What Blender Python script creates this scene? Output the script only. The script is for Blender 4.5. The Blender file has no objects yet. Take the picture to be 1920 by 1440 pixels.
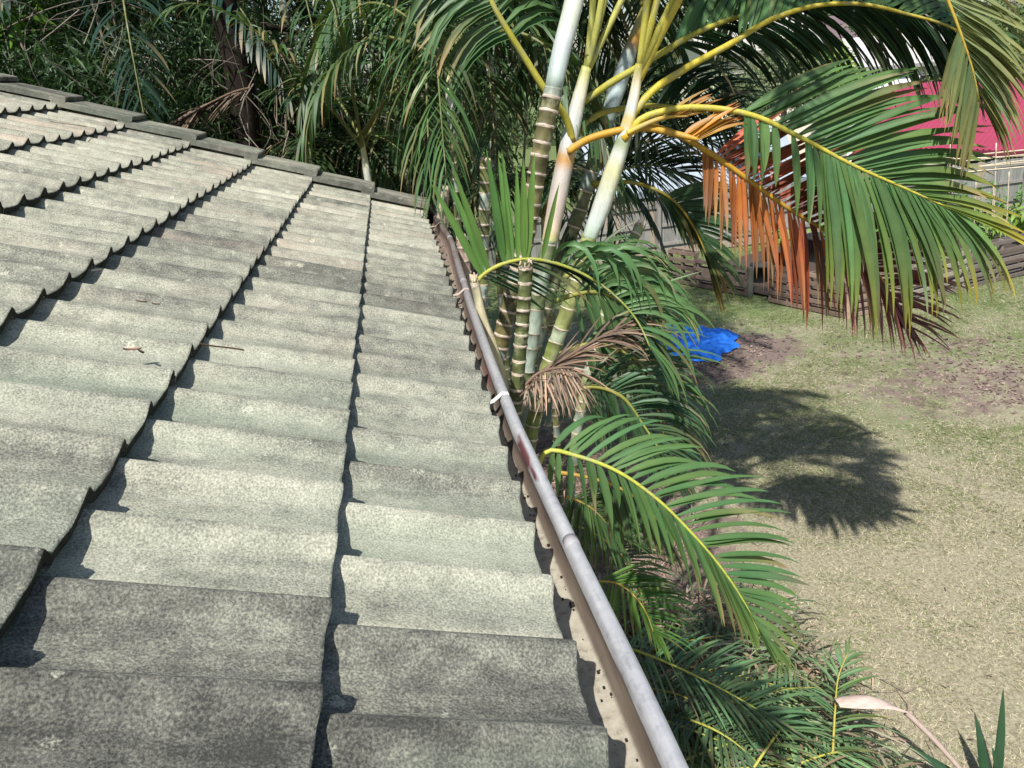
import bpy, math, random
import numpy as np
from mathutils import Matrix, Vector

rnd = random.Random(7)
RG = np.random.default_rng(11)
scene = bpy.context.scene
COL = scene.collection
R_ = math.radians

# ------------------------------------------------------------------ camera, sky, sun, exposure
H = 4.6                                   # eye height above the lawn
TH = R_(22.0)                             # roof pitch
_e = np.array([-0.15633917, -0.3607659, 0.91945964])
_d = np.array([0.94176176, 0.22616098, 0.24886945])
_n = -np.array([-0.2977295, 0.90481997, 0.3043977])
_X = math.cos(TH) * _d + math.sin(TH) * _n
_Z = -math.sin(TH) * _d + math.cos(TH) * _n
CR = np.stack([_X, _e, _Z], 1)            # world -> camera (x right, y down, z forward)
FPX = 1440.0
CAMP = np.array([0.0, 0.0, H])

cam_d = bpy.data.cameras.new("camera")
cam_d.sensor_width = 36.0
cam_d.lens = 27.0
cam_d.clip_start = 0.05
cam_d.clip_end = 1500.0
cam = bpy.data.objects.new("camera", cam_d)
COL.objects.link(cam)
m = Matrix.Identity(4)
for i in range(3):
    m[i][0] = CR[0][i]; m[i][1] = -CR[1][i]; m[i][2] = -CR[2][i]; m[i][3] = CAMP[i]
cam.matrix_world = m
scene.camera = cam

SUN_EL, SUN_TRAVEL = R_(53.0), (0.51, 0.86)   # the sun stands behind the viewer's left shoulder
world = bpy.data.worlds.new("World")
scene.world = world
world.use_nodes = True
wn = world.node_tree
bg = wn.nodes["Background"]
sky = wn.nodes.new("ShaderNodeTexSky")
sky.sky_type = 'NISHITA'
sky.sun_disc = False
sky.sun_elevation = SUN_EL
sky.sun_rotation = math.atan2(-SUN_TRAVEL[0], -SUN_TRAVEL[1])
sky.air_density = 1.0
sky.dust_density = 1.2
wn.links.new(sky.outputs[0], bg.inputs[0])
bg.inputs[1].default_value = 0.098
sun_d = bpy.data.lights.new("sun", 'SUN')
sun_d.energy = 5.0
sun_d.angle = R_(0.75)
sun_d.color = (1.0, 0.96, 0.90)
sun = bpy.data.objects.new("sun", sun_d)
COL.objects.link(sun)
tv = Vector((SUN_TRAVEL[0] * math.cos(SUN_EL), SUN_TRAVEL[1] * math.cos(SUN_EL), -math.sin(SUN_EL)))
sun.rotation_euler = tv.to_track_quat('-Z', 'Y').to_euler()
sun.location = (-8, -8, 14)
scene.view_settings.view_transform = 'Standard'
scene.view_settings.look = 'None'
scene.view_settings.exposure = 0.45
scene.view_settings.gamma = 1.0
scene.view_settings.use_curve_mapping = False
scene.render.engine = 'CYCLES'
scene.cycles.max_bounces = 6
scene.cycles.diffuse_bounces = 3
scene.cycles.transparent_max_bounces = 8

# ------------------------------------------------------------------ helpers
FS = 1.0        # depth and size factor of the palm group being built
def ray(x, y):
    return CR.T @ np.array([(x - 960) / FPX, (y - 720) / FPX, 1.0])
def P(x, y, Y):
    """the point seen at photo pixel x, y that stands Y metres ahead along the eave"""
    r = ray(x, y); return CAMP + r * (Y * FS / r[1])
def G(x, y, z=0.0):
    """the point of the level z seen at photo pixel x, y"""
    r = ray(x, y); return CAMP + r * ((z - H) / r[2])

def tag(o, label=None, cat=None, group=None, kind=None):
    if label: o["label"] = label
    if cat: o["category"] = cat
    if group: o["group"] = group
    if kind: o["kind"] = kind
    return o

def empty(name, loc, label, cat, group=None, rz=0.0):
    o = bpy.data.objects.new(name, None)
    o.empty_display_size = 0.1
    COL.objects.link(o)
    o.location = loc
    o.rotation_euler = (0, 0, rz)
    return tag(o, label, cat, group)

def link(name, me, parent=None, local=False):
    o = bpy.data.objects.new(name, me)
    COL.objects.link(o)
    if parent is not None:
        o.parent = parent
        if not local:                       # mesh written in world coordinates
            o.matrix_parent_inverse = MW(parent).inverted()
    return o

def MW(o):
    mm = Matrix.LocRotScale(o.location, o.rotation_euler, o.scale)
    if o.parent is not None:
        mm = MW(o.parent) @ o.matrix_parent_inverse @ mm
    return mm

class MB:
    """collects vertices, faces, colours and material slots; build() links ONE mesh object"""
    def __init__(s):
        s.v, s.q, s.t, s.c, s.mq, s.mt, s.n = [], [], [], [], [], [], 0
    def add(s, v, quads=None, tris=None, col=(0.5, 0.5, 0.5), mat=0):
        v = np.asarray(v, float).reshape(-1, 3)
        if quads is not None and len(quads):
            qq = np.asarray(quads, int).reshape(-1, 4) + s.n
            s.q.append(qq); s.mq.append(np.full(len(qq), mat))
        if tris is not None and len(tris):
            tt = np.asarray(tris, int).reshape(-1, 3) + s.n
            s.t.append(tt); s.mt.append(np.full(len(tt), mat))
        c = np.asarray(col, float)
        if c.ndim == 1:
            c = np.tile(c[:3], (len(v), 1))
        s.v.append(v); s.c.append(c[:, :3]); s.n += len(v)
        return s
    def box(s, c, size, rot=None, col=(0.5, 0.5, 0.5), mat=0, bev=0.0):
        hx, hy, hz = [k / 2 for k in size]
        if bev:
            b = min(bev, hx * .45, hy * .45, hz * .45)
            V = []
            for sx in (-1, 1):
                for sy in (-1, 1):
                    for sz in (-1, 1):
                        V += [(sx * hx, sy * (hy - b), sz * (hz - b)), (sx * (hx - b), sy * hy, sz * (hz - b)), (sx * (hx - b), sy * (hy - b), sz * hz)]
            V = np.array(V)
            def I(a, b_, c_, k): return ((a * 2 + b_) * 2 + c_) * 3 + k
            Q, T = [], []
            for a in (0, 1):
                f = [I(a, 0, 0, 0), I(a, 1, 0, 0), I(a, 1, 1, 0), I(a, 0, 1, 0)]; Q.append(f if a else f[::-1])
                f = [I(0, a, 0, 1), I(0, a, 1, 1), I(1, a, 1, 1), I(1, a, 0, 1)]; Q.append(f if a else f[::-1])
                f = [I(0, 0, a, 2), I(1, 0, a, 2), I(1, 1, a, 2), I(0, 1, a, 2)]; Q.append(f if a else f[::-1])
            for a in (0, 1):
                for b_ in (0, 1):
                    Q.append([I(a, b_, 0, 0), I(a, b_, 1, 0), I(a, b_, 1, 1), I(a, b_, 0, 1)])
                    Q.append([I(a, 0, b_, 0), I(a, 1, b_, 0), I(a, 1, b_, 2), I(a, 0, b_, 2)])
                    Q.append([I(0, a, b_, 1), I(1, a, b_, 1), I(1, a, b_, 2), I(0, a, b_, 2)])
                    for c_ in (0, 1):
                        T.append([I(a, b_, c_, 0), I(a, b_, c_, 1), I(a, b_, c_, 2)])
        else:
            V = np.array([(sx * hx, sy * hy, sz * hz) for sx in (-1, 1) for sy in (-1, 1) for sz in (-1, 1)])
            Q = [[0, 1, 3, 2], [4, 6, 7, 5], [0, 4, 5, 1], [2, 3, 7, 6], [0, 2, 6, 4], [1, 5, 7, 3]]; T = None
        if rot is not None:
            V = V @ np.asarray(rot).T
        return s.add(V + np.asarray(c, float), Q, T, col, mat)
    def tube(s, pts, rad, n=8, col=(0.5, 0.5, 0.5), mat=0, caps=True, squash=None):
        pts = np.asarray(pts, float); k = len(pts)
        rad = np.full(k, rad) if np.ndim(rad) == 0 else np.asarray(rad, float)
        T = np.gradient(pts, axis=0); T /= np.linalg.norm(T, axis=1)[:, None] + 1e-12
        ref = np.array([0, 0, 1.0]) if abs(T[0][2]) < .9 else np.array([1.0, 0, 0])
        ang = np.linspace(0, 2 * math.pi, n, endpoint=False)
        V = []
        for i in range(k):
            a = np.cross(T[i], ref); a /= np.linalg.norm(a) + 1e-12
            b = np.cross(T[i], a); ref = -b if False else np.cross(a, T[i])
            sq = 1.0 if squash is None else squash
            V.append(pts[i] + rad[i] * (np.cos(ang)[:, None] * a + sq * np.sin(ang)[:, None] * b))
        V = np.concatenate(V)
        Q = []
        for i in range(k - 1):
            for j in range(n):
                j2 = (j + 1) % n
                Q.append([i * n + j, i * n + j2, (i + 1) * n + j2, (i + 1) * n + j])
        T3 = []
        if caps:
            V = np.concatenate([V, pts[:1], pts[-1:]])
            for j in range(n):
                j2 = (j + 1) % n
                T3.append([k * n, j2, j]); T3.append([k * n + 1, (k - 1) * n + j, (k - 1) * n + j2])
        c = np.asarray(col, float)
        if c.ndim == 2:
            c = np.repeat(c, n, axis=0)
            if caps: c = np.concatenate([c, c[:1], c[-1:]])
        return s.add(V, Q, T3, c, mat)
    def mesh(s, name, mats, smooth=True):
        v = np.concatenate(s.v).astype(np.float32)
        q = np.concatenate(s.q) if s.q else np.zeros((0, 4), int)
        t = np.concatenate(s.t) if s.t else np.zeros((0, 3), int)
        me = bpy.data.meshes.new(name)
        me.vertices.add(len(v)); me.vertices.foreach_set("co", v.ravel())
        nl = q.size + t.size
        me.loops.add(nl)
        me.loops.foreach_set("vertex_index", np.concatenate([q.ravel(), t.ravel()]).astype(np.int32))
        npoly = len(q) + len(t)
        me.polygons.add(npoly)
        st = np.concatenate([np.arange(len(q)) * 4, q.size + np.arange(len(t)) * 3]).astype(np.int32)
        me.polygons.foreach_set("loop_start", st)
        mi = np.concatenate((s.mq + s.mt) or [np.zeros(0)]).astype(np.int32)
        me.polygons.foreach_set("material_index", mi)
        me.polygons.foreach_set("use_smooth", np.full(npoly, smooth))
        at = me.attributes.new("Col", 'FLOAT_COLOR', 'POINT')
        c = np.concatenate(s.c); c = np.concatenate([c, np.ones((len(c), 1))], 1).astype(np.float32)
        at.data.foreach_set("color", c.ravel())
        for mm in (mats if isinstance(mats, (list, tuple)) else [mats]):
            me.materials.append(mm)
        me.update(calc_edges=True)
        return me
    def build(s, name, mats, parent=None, smooth=True, local=False):
        return link(name, s.mesh(name, mats, smooth), parent, local)

def smooth_path(pts, n):
    """Catmull-Rom through pts, resampled to n points evenly along its length"""
    p = np.asarray(pts, float)
    if len(p) == 2:
        f = p[0] + (p[1] - p[0]) * np.linspace(0, 1, 40)[:, None]
    else:
        h = np.linalg.norm(np.diff(p, axis=0), axis=1) + 1e-9
        dl = np.diff(p, axis=0) / h[:, None]
        T = np.empty_like(p)
        T[1:-1] = (dl[:-1] * h[1:, None] + dl[1:] * h[:-1, None]) / (h[1:] + h[:-1])[:, None]
        T[0] = 1.5 * dl[0] - .5 * T[1]; T[-1] = 1.5 * dl[-1] - .5 * T[-2]
        f = []
        for i in range(len(p) - 1):
            t = np.linspace(0, 1, 24, endpoint=False)[:, None]
            f.append((2 * t ** 3 - 3 * t ** 2 + 1) * p[i] + (t ** 3 - 2 * t ** 2 + t) * h[i] * T[i] + (-2 * t ** 3 + 3 * t ** 2) * p[i + 1] + (t ** 3 - t ** 2) * h[i] * T[i + 1])
        f = np.concatenate(f + [p[-1:]])
    L = np.concatenate([[0], np.cumsum(np.linalg.norm(np.diff(f, axis=0), axis=1))])
    s = np.linspace(0, L[-1], n)
    return np.stack([np.interp(s, L, f[:, k]) for k in range(3)], 1)

def unit(a):
    a = np.asarray(a, float); return a / (np.linalg.norm(a, axis=-1, keepdims=True) + 1e-12)

# ------------------------------------------------------------------ materials
def new_mat(name):
    mt = bpy.data.materials.new(name); mt.use_nodes = True
    nt = mt.node_tree; nt.nodes.clear()
    return mt, nt, nt.links.new
def N(nt, typ, **kw):
    nd = nt.nodes.new(typ)
    for k, v in kw.items():
        if k.startswith("i_"):
            nd.inputs[k[2:].replace("__", " ")].default_value = v
        else:
            setattr(nd, k, v)
    return nd
def ramp(nt, fac, stops, L):
    r = nt.nodes.new("ShaderNodeValToRGB")
    el = r.color_ramp.elements
    while len(el) < len(stops): el.new(0.5)
    for e_, (p, c) in zip(el, stops):
        e_.position = p; e_.color = (*c, 1) if len(c) == 3 else c
    L(fac, r.inputs[0]); return r.outputs[0]
def noise(nt, L, vec, scale, detail=3, rough=.55, dist=0.0):
    nd = N(nt, "ShaderNodeTexNoise"); nd.inputs["Scale"].default_value = scale; nd.inputs["Detail"].default_value = detail
    nd.inputs["Roughness"].default_value = rough; nd.inputs["Distortion"].default_value = dist
    if vec is not None: L(vec, nd.inputs["Vector"])
    return nd.outputs[0]
def mixc(nt, L, fac, a, b, mode='MIX'):
    nd = N(nt, "ShaderNodeMix", data_type='RGBA', blend_type=mode)
    for sock, val in ((nd.inputs[0], fac), (nd.inputs[6], a), (nd.inputs[7], b)):
        if hasattr(val, "links") or hasattr(val, "is_linked"): L(val, sock)
        else: sock.default_value = val if np.ndim(val) == 0 else (*val[:3], 1)
    return nd.outputs[2]
def mth(nt, L, op, a, b=None, c=None, clamp=False):
    nd = N(nt, "ShaderNodeMath", operation=op, use_clamp=clamp)
    for i, val in enumerate((a, b, c)):
        if val is None: continue
        if hasattr(val, "is_linked"): L(val, nd.inputs[i])
        else: nd.inputs[i].default_value = val
    return nd.outputs[0]
def mapping(nt, L, vec, scale=(1, 1, 1), rot=(0, 0, 0)):
    nd = N(nt, "ShaderNodeMapping"); nd.inputs["Scale"].default_value = scale; nd.inputs["Rotation"].default_value = rot
    L(vec, nd.inputs["Vector"]); return nd.outputs[0]
def position(nt): return N(nt, "ShaderNodeNewGeometry").outputs["Position"]
def bump(nt, L, h, strength, dist=.01):
    nd = N(nt, "ShaderNodeBump"); nd.inputs["Strength"].default_value = strength; nd.inputs["Distance"].default_value = dist
    L(h, nd.inputs["Height"]); return nd.outputs[0]
def principled(nt, L, color, rough=.7, normal=None, metallic=0.0, spec=.5):
    p = N(nt, "ShaderNodeBsdfPrincipled")
    for key, val in (("Base Color", color), ("Roughness", rough), ("Metallic", metallic), ("Specular IOR Level", spec)):
        if hasattr(val, "is_linked"): L(val, p.inputs[key])
        else: p.inputs[key].default_value = val if np.ndim(val) == 0 else (*val[:3], 1)
    if normal is not None: L(normal, p.inputs["Normal"])
    return p.outputs[0]
def out(nt, L, sh):
    o = N(nt, "ShaderNodeOutputMaterial"); L(sh, o.inputs[0])
def vcol(nt): return N(nt, "ShaderNodeAttribute", attribute_name="Col").outputs["Color"]

def mat_vc(name, rough=.75, nscale=20.0, namp=.35, bstr=.0, spec=.3, metallic=0.0, stretch=(1, 1, 1)):
    """surface coloured by the piece's own colour, broken up by noise"""
    mt, nt, L = new_mat(name)
    v = mapping(nt, L, position(nt), stretch)
    nz = noise(nt, L, v, nscale, 5, .65)
    f = mth(nt, L, 'MULTIPLY_ADD', nz, namp * 2, 1 - namp)
    sc = N(nt, "ShaderNodeVectorMath", operation='SCALE')
    L(vcol(nt), sc.inputs[0]); L(f, sc.inputs["Scale"])
    nr = bump(nt, L, nz, bstr, .01) if bstr else None
    out(nt, L, principled(nt, L, sc.outputs[0], rough, nr, metallic, spec)); return mt

def mat_bark2(name, rough, amp, scuff, scuffcol, amount):
    """stem skin: mottled along its length, scuffed and spotted"""
    mt, nt, L = new_mat(name)
    pos = position(nt)
    n1 = noise(nt, L, mapping(nt, L, pos, (1, 1, .22)), 70.0, 5, .7)
    n2 = noise(nt, L, pos, 14.0, 4, .65)
    n3 = noise(nt, L, pos, 150.0, 2, .5)
    f = mth(nt, L, 'ADD', mth(nt, L, 'MULTIPLY_ADD', n1, amp * 2, 1 - amp), mth(nt, L, 'MULTIPLY_ADD', n2, amp * 1.8, -amp * .9))
    sc = N(nt, "ShaderNodeVectorMath", operation='SCALE')
    L(vcol(nt), sc.inputs[0]); L(f, sc.inputs["Scale"])
    k = mth(nt, L, 'MULTIPLY', ramp(nt, noise(nt, L, mapping(nt, L, pos, (1, 1, .5)), scuff, 5, .7), [(.52, (0, 0, 0)), (.66, (1, 1, 1))], L), amount)
    c = mixc(nt, L, k, sc.outputs[0], scuffcol)
    c = mixc(nt, L, mth(nt, L, 'MULTIPLY', ramp(nt, n3, [(.66, (0, 0, 0)), (.72, (1, 1, 1))], L), .55), c, (.10, .085, .06))
    out(nt, L, principled(nt, L, c, rough, bump(nt, L, n1, .3, .004), 0, .35)); return mt

def mat_leaf(name, rough=.38, trans=.28, spec=.5, namp=.25):
    mt, nt, L = new_mat(name)
    nz = noise(nt, L, position(nt), 9.0, 3)
    f = mth(nt, L, 'MULTIPLY_ADD', nz, namp * 2, 1 - namp)
    sc = N(nt, "ShaderNodeVectorMath", operation='SCALE')
    L(vcol(nt), sc.inputs[0]); L(f, sc.inputs["Scale"])
    p = principled(nt, L, sc.outputs[0], rough, None, 0, spec)
    tr = N(nt, "ShaderNodeBsdfTranslucent")
    tc = mixc(nt, L, 1.0, sc.outputs[0], (1.5, 1.5, .55), 'MULTIPLY')
    L(tc, tr.inputs[0])
    mx = N(nt, "ShaderNodeMixShader"); mx.inputs[0].default_value = trans
    L(p, mx.inputs[1]); L(tr.outputs[0], mx.inputs[2])
    out(nt, L, mx.outputs[0]); return mt

def mat_tile():
    mt, nt, L = new_mat("weathered_concrete_tile")
    pos = position(nt)
    oi = N(nt, "ShaderNodeObjectInfo")
    along = mapping(nt, L, pos, (.28, 1, .28))                 # streaks run down the slope
    big = noise(nt, L, along, 7.0, 4, .6)
    mid = noise(nt, L, pos, 22.0, 4, .6)
    fine = noise(nt, L, pos, 290.0, 3, .65)
    vor = N(nt, "ShaderNodeTexVoronoi", feature='F1'); vor.inputs["Scale"].default_value = 190.0
    L(pos, vor.inputs["Vector"])
    sep = N(nt, "ShaderNodeSeparateColor"); L(oi.outputs["Color"], sep.inputs[0])
    # how much pale lichen: the tile's own amount + broad streaks + crust patches
    a = mth(nt, L, 'MULTIPLY_ADD', big, 1.15, -.575)
    a = mth(nt, L, 'ADD', a, sep.outputs[0])
    a = mth(nt, L, 'ADD', a, mth(nt, L, 'MULTIPLY_ADD', mid, .75, -.375))
    sp = mth(nt, L, 'MULTIPLY_ADD', fine, .85, -.425)
    sp = mth(nt, L, 'ADD', sp, mth(nt, L, 'MULTIPLY_ADD', vor.outputs["Distance"], -.12, .05))
    st = noise(nt, L, mapping(nt, L, pos, (.07, 1, .07)), 42.0, 4, .6)          # thin run-off streaks
    a = mth(nt, L, 'ADD', a, mth(nt, L, 'MULTIPLY_ADD', st, .42, -.21))
    ros = N(nt, "ShaderNodeTexVoronoi", feature='F1'); ros.inputs["Scale"].default_value = 17.0     # separate lichen rosettes
    rw_ = N(nt, "ShaderNodeTexNoise"); rw_.inputs["Scale"].default_value = 30.0; L(pos, rw_.inputs["Vector"])
    L(mixc(nt, L, .03, pos, rw_.outputs[1]), ros.inputs["Vector"])
    rs = mth(nt, L, 'MULTIPLY_ADD', ros.outputs["Distance"], -1.0, .21)
    rsel = N(nt, "ShaderNodeSeparateColor"); L(ros.outputs["Color"], rsel.inputs[0])
    rk = mth(nt, L, 'MULTIPLY', ramp(nt, mth(nt, L, 'ADD', rs, mth(nt, L, 'MULTIPLY_ADD', fine, .3, -.15)), [(.02, (0, 0, 0)), (.12, (1, 1, 1))], L), mth(nt, L, 'GREATER_THAN', rsel.outputs[0], .62))
    a = mth(nt, L, 'ADD', a, mth(nt, L, 'MULTIPLY', rk, .34))
    a2 = mth(nt, L, 'ADD', a, sp, clamp=True)
    c1 = ramp(nt, a2, [(0.0, (.062, .062, .056)), (.3, (.155, .155, .132)), (.6, (.305, .305, .245)), (1.0, (.50, .487, .395))], L)
    # greenish film in patches, pinkish-brown dust on others
    gn = noise(nt, L, along, 4.3, 2, .5)
    sv = N(nt, "ShaderNodeSeparateColor"); L(vcol(nt), sv.inputs[0])
    gm = mth(nt, L, 'MULTIPLY', ramp(nt, gn, [(.42, (0, 0, 0)), (.64, (1, 1, 1))], L), sep.outputs[1])
    gm = mth(nt, L, 'MULTIPLY', gm, mth(nt, L, 'MULTIPLY_ADD', sv.outputs[0], .8, .12))
    c2 = mixc(nt, L, gm, c1, (.30, .355, .27))
    pn = noise(nt, L, mapping(nt, L, pos, (.3, 1, .3), (0, 0, 0)), 9.3, 3, .6)
    pm = mth(nt, L, 'MULTIPLY', ramp(nt, pn, [(.5, (0, 0, 0)), (.72, (1, 1, 1))], L), sep.outputs[2])
    c3 = mixc(nt, L, pm, c2, mixc(nt, L, .6, c2, (.46, .36, .29)))
    sandy = mixc(nt, L, 1.0, c3, ramp(nt, fine, [(.3, (.68, .68, .68)), (.62, (1.12, 1.12, 1.09))], L), 'MULTIPLY')
    hb = mth(nt, L, 'ADD', fine, mth(nt, L, 'MULTIPLY', mid, .4))
    nr = bump(nt, L, hb, .65, .003)
    out(nt, L, principled(nt, L, sandy, .93, nr, 0, .2)); return mt

def mat_gutter():
    mt, nt, L = new_mat("aged_gutter_metal")
    pos = position(nt)
    sep = N(nt, "ShaderNodeSeparateColor"); L(vcol(nt), sep.inputs[0])       # R: lip amount, G: floor amount
    st = noise(nt, L, mapping(nt, L, pos, (9, .9, 9)), 6.0, 5, .6)
    fi = noise(nt, L, pos, 60.0, 4, .65)
    wall = ramp(nt, st, [(.2, (.055, .042, .033)), (.5, (.105, .082, .064)), (.85, (.17, .14, .11))], L)
    floor_ = ramp(nt, fi, [(.25, (.12, .105, .08)), (.45, (.33, .3, .235)), (.8, (.44, .41, .33))], L)
    lip = ramp(nt, mth(nt, L, 'ADD', mth(nt, L, 'MULTIPLY', st, .6), mth(nt, L, 'MULTIPLY', fi, .4)),
               [(.3, (.25, .25, .255)), (.45, (.44, .445, .46)), (.7, (.62, .62, .62))], L)
    base = mixc(nt, L, sep.outputs[1], wall, floor_)
    wear = mth(nt, L, 'ADD', sep.outputs[0], mth(nt, L, 'MULTIPLY_ADD', st, .9, -.45), clamp=True)
    wear = ramp(nt, wear, [(.42, (0, 0, 0)), (.52, (1, 1, 1))], L)
    c = mixc(nt, L, wear, base, lip)
    sy = N(nt, "ShaderNodeSeparateXYZ"); L(pos, sy.inputs[0])
    old = mth(nt, L, 'MULTIPLY', mth(nt, L, 'MULTIPLY_ADD', sy.outputs[1], .45, -.75, clamp=True), ramp(nt, st, [(.3, (.5, .5, .5)), (.6, (1, 1, 1))], L))
    c = mixc(nt, L, old, c, ramp(nt, fi, [(.3, (.11, .075, .06)), (.7, (.24, .18, .15))], L))
    red = mth(nt, L, 'MULTIPLY', ramp(nt, noise(nt, L, mapping(nt, L, pos, (3, .8, 3)), 2.3, 4), [(.6, (0, 0, 0)), (.63, (1, 1, 1))], L), sep.outputs[2])
    c = mixc(nt, L, red, c, (.17, .07, .072))
    nr = bump(nt, L, fi, .25, .002)
    met = mth(nt, L, 'MULTIPLY', wear, .35)
    out(nt, L, principled(nt, L, c, .48, nr, met, .4)); return mt

def mat_ground():
    mt, nt, L = new_mat("dry_lawn_soil")
    pos = position(nt)
    big = noise(nt, L, pos, .55, 4, .6)
    mid = noise(nt, L, pos, 3.2, 4, .65)
    fine = noise(nt, L, pos, 38.0, 4, .7)
    tex = noise(nt, L, pos, 120.0, 3, .7)
    straw = ramp(nt, fine, [(.25, (.12, .10, .065)), (.5, (.30, .27, .185)), (.75, (.46, .43, .31))], L)
    green = ramp(nt, fine, [(.3, (.06, .085, .03)), (.55, (.15, .2, .075)), (.8, (.27, .3, .13))], L)
    sep = N(nt, "ShaderNodeSeparateXYZ"); L(pos, sep.inputs[0])
    far = mth(nt, L, 'MULTIPLY_ADD', sep.outputs[1], .055, -.42)              # greener towards the garden bed
    g = mth(nt, L, 'ADD', mth(nt, L, 'MULTIPLY_ADD', big, 1.3, -.42), far)
    g = mth(nt, L, 'ADD', g, mth(nt, L, 'MULTIPLY_ADD', mid, .8, -.4), clamp=True)
    c = mixc(nt, L, ramp(nt, g, [(.2, (0, 0, 0)), (.7, (1, 1, 1))], L), straw, green)
    dirt = ramp(nt, tex, [(.3, (.10, .075, .065)), (.6, (.24, .18, .155)), (.8, (.40, .32, .28))], L)
    wn_ = noise(nt, L, pos, 3.1, 5, .7)
    fac = None
    for cx, cy, rx, ry, amp in BARE:
        dx = mth(nt, L, 'DIVIDE', mth(nt, L, 'SUBTRACT', sep.outputs[0], cx), rx)
        dy = mth(nt, L, 'DIVIDE', mth(nt, L, 'SUBTRACT', sep.outputs[1], cy), ry)
        r2 = mth(nt, L, 'ADD', mth(nt, L, 'MULTIPLY', dx, dx), mth(nt, L, 'MULTIPLY', dy, dy))
        k = mth(nt, L, 'MULTIPLY', mth(nt, L, 'SUBTRACT', 1.25, r2, clamp=True), amp)
        fac = k if fac is None else mth(nt, L, 'MAXIMUM', fac, k)
    fac = mth(nt, L, 'ADD', fac, mth(nt, L, 'MULTIPLY_ADD', wn_, 2.1, -1.3))
    fac = mth(nt, L, 'ADD', fac, mth(nt, L, 'MULTIPLY_ADD', fine, .5, -.25))
    c = mixc(nt, L, ramp(nt, fac, [(.2, (0, 0, 0)), (.5, (1, 1, 1))], L), c, dirt)
    nr = bump(nt, L, mth(nt, L, 'ADD', fine, tex), .5, .02)
    out(nt, L, principled(nt, L, c, .95, nr, 0, .15)); return mt

def mat_plain(name, col, rough=.6, nscale=8, namp=.2, metallic=0.0, spec=.4, bstr=0.0, stretch=(1, 1, 1)):
    mt, nt, L = new_mat(name)
    nz = noise(nt, L, mapping(nt, L, position(nt), stretch), nscale, 4, .6)
    c = ramp(nt, nz, [(.25, tuple(k * (1 - namp) for k in col)), (.75, tuple(min(1, k * (1 + namp)) for k in col))], L)
    nr = bump(nt, L, nz, bstr, .01) if bstr else None
    out(nt, L, principled(nt, L, c, rough, nr, metallic, spec)); return mt

def mat_brick(name):
    mt, nt, L = new_mat(name)
    b = N(nt, "ShaderNodeTexBrick")
    b.inputs["Scale"].default_value = 1.0; b.inputs["Brick Width"].default_value = .24; b.inputs["Row Height"].default_value = .086
    b.inputs["Mortar Size"].default_value = .008
    b.inputs["Color1"].default_value = (.30, .2, .15, 1); b.inputs["Color2"].default_value = (.22, .15, .115, 1); b.inputs["Mortar"].default_value = (.4, .37, .33, 1)
    sep = N(nt, "ShaderNodeSeparateXYZ"); L(position(nt), sep.inputs[0])
    cb = N(nt, "ShaderNodeCombineXYZ"); L(mth(nt, L, 'ADD', sep.outputs[0], sep.outputs[1]), cb.inputs[0]); L(sep.outputs[2], cb.inputs[1])
    L(cb.outputs[0], b.inputs["Vector"])
    out(nt, L, principled(nt, L, b.outputs[0], .9)); return mt

# bare patches of the lawn: centre x, y, radius x, y, strength
BARE = [(*G(1385, 655)[:2], 1.35, 1.0, .95), (*G(1330, 690)[:2], 1.2, .9, .8), (*G(1790, 725)[:2], 2.1, 1.25, .62), (*G(1760, 655)[:2], 1.7, .7, .5),
        (*G(1180, 1050)[:2], 1.3, 3.2, 1.0), (*G(1330, 1000)[:2], .7, 1.7, .5)]

M_TILE = mat_tile()
M_TILE_END = mat_plain("black_tile_end", (.035, .036, .03), .95, 60, .55, 0, .1, .5)  # near-black colour for the front end faces of the tiles
M_GUT = mat_gutter()
M_LEAF = mat_leaf("palm_leaf", .47, .22, .42, .3)
M_BUSH = mat_leaf("bush_leaf", .5, .25, .4)
M_DEAD = mat_vc("dead_leaf", .8, 30, .3)
M_BARK = mat_bark2("palm_bark", .55, .34, 16.0, (.30, .30, .22), .5)
M_ROUGHBARK = mat_vc("tree_bark", .95, 14, .5, .9, .1, 0, (1, 1, .25))
M_WOOD = mat_vc("weathered_timber", .9, 9, .4, .4, .2, 0, (3, 3, .5))
M_SLAT = mat_vc("pallet_timber", .9, 14, .4, .4, .2)
M_GRASS = mat_leaf("grass_blade", .6, .2, .25, .15)
M_PAINT = mat_vc("painted_surface", .6, 3, .1, 0, .4)
M_VC = mat_vc("matt_surface", .8, 15, .25, .2)
M_DARK = mat_plain("roof_sarking", (.03, .03, .032), .9)
M_GLASS = mat_plain("window_glass", (.02, .024, .03), .08, 2, .3, 0, .6)
M_REDROOF = mat_vc("red_sheet_roofing", .45, 1.2, .12, 0, .4)
M_BRICK = mat_brick("brown_brick")
M_TARP = mat_plain("blue_cloth", (.018, .17, .70), .7, 30, .25, 0, .35, .15)

# ------------------------------------------------------------------ the ground
def make_ground():
    mb = MB()
    xs = np.concatenate([[-700, -120, -40], np.arange(-16, 34.1, 1.0), [60, 150, 700]])
    ys = np.concatenate([[-700, -120, -40], np.arange(-14, 36.1, 1.0), [60, 150, 700]])
    def hgt(x, y):
        z = 0.03 * math.sin(x * .7 + 1) * math.sin(y * .6)
        z -= 1.7 * min(1, max(0, (y - 20.5) / 4.0)) * min(1, max(0, (x - 2) / 4))
        return z
    V = [(x, y, hgt(x, y)) for x in xs for y in ys]
    ny = len(ys)
    Q = [[i * ny + j, (i + 1) * ny + j, (i + 1) * ny + j + 1, i * ny + j + 1] for i in range(len(xs) - 1) for j in range(ny - 1)]
    mb.add(V, Q)
    return tag(mb.build("ground", mat_ground()), None, None, None, "structure")
make_ground()

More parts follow.
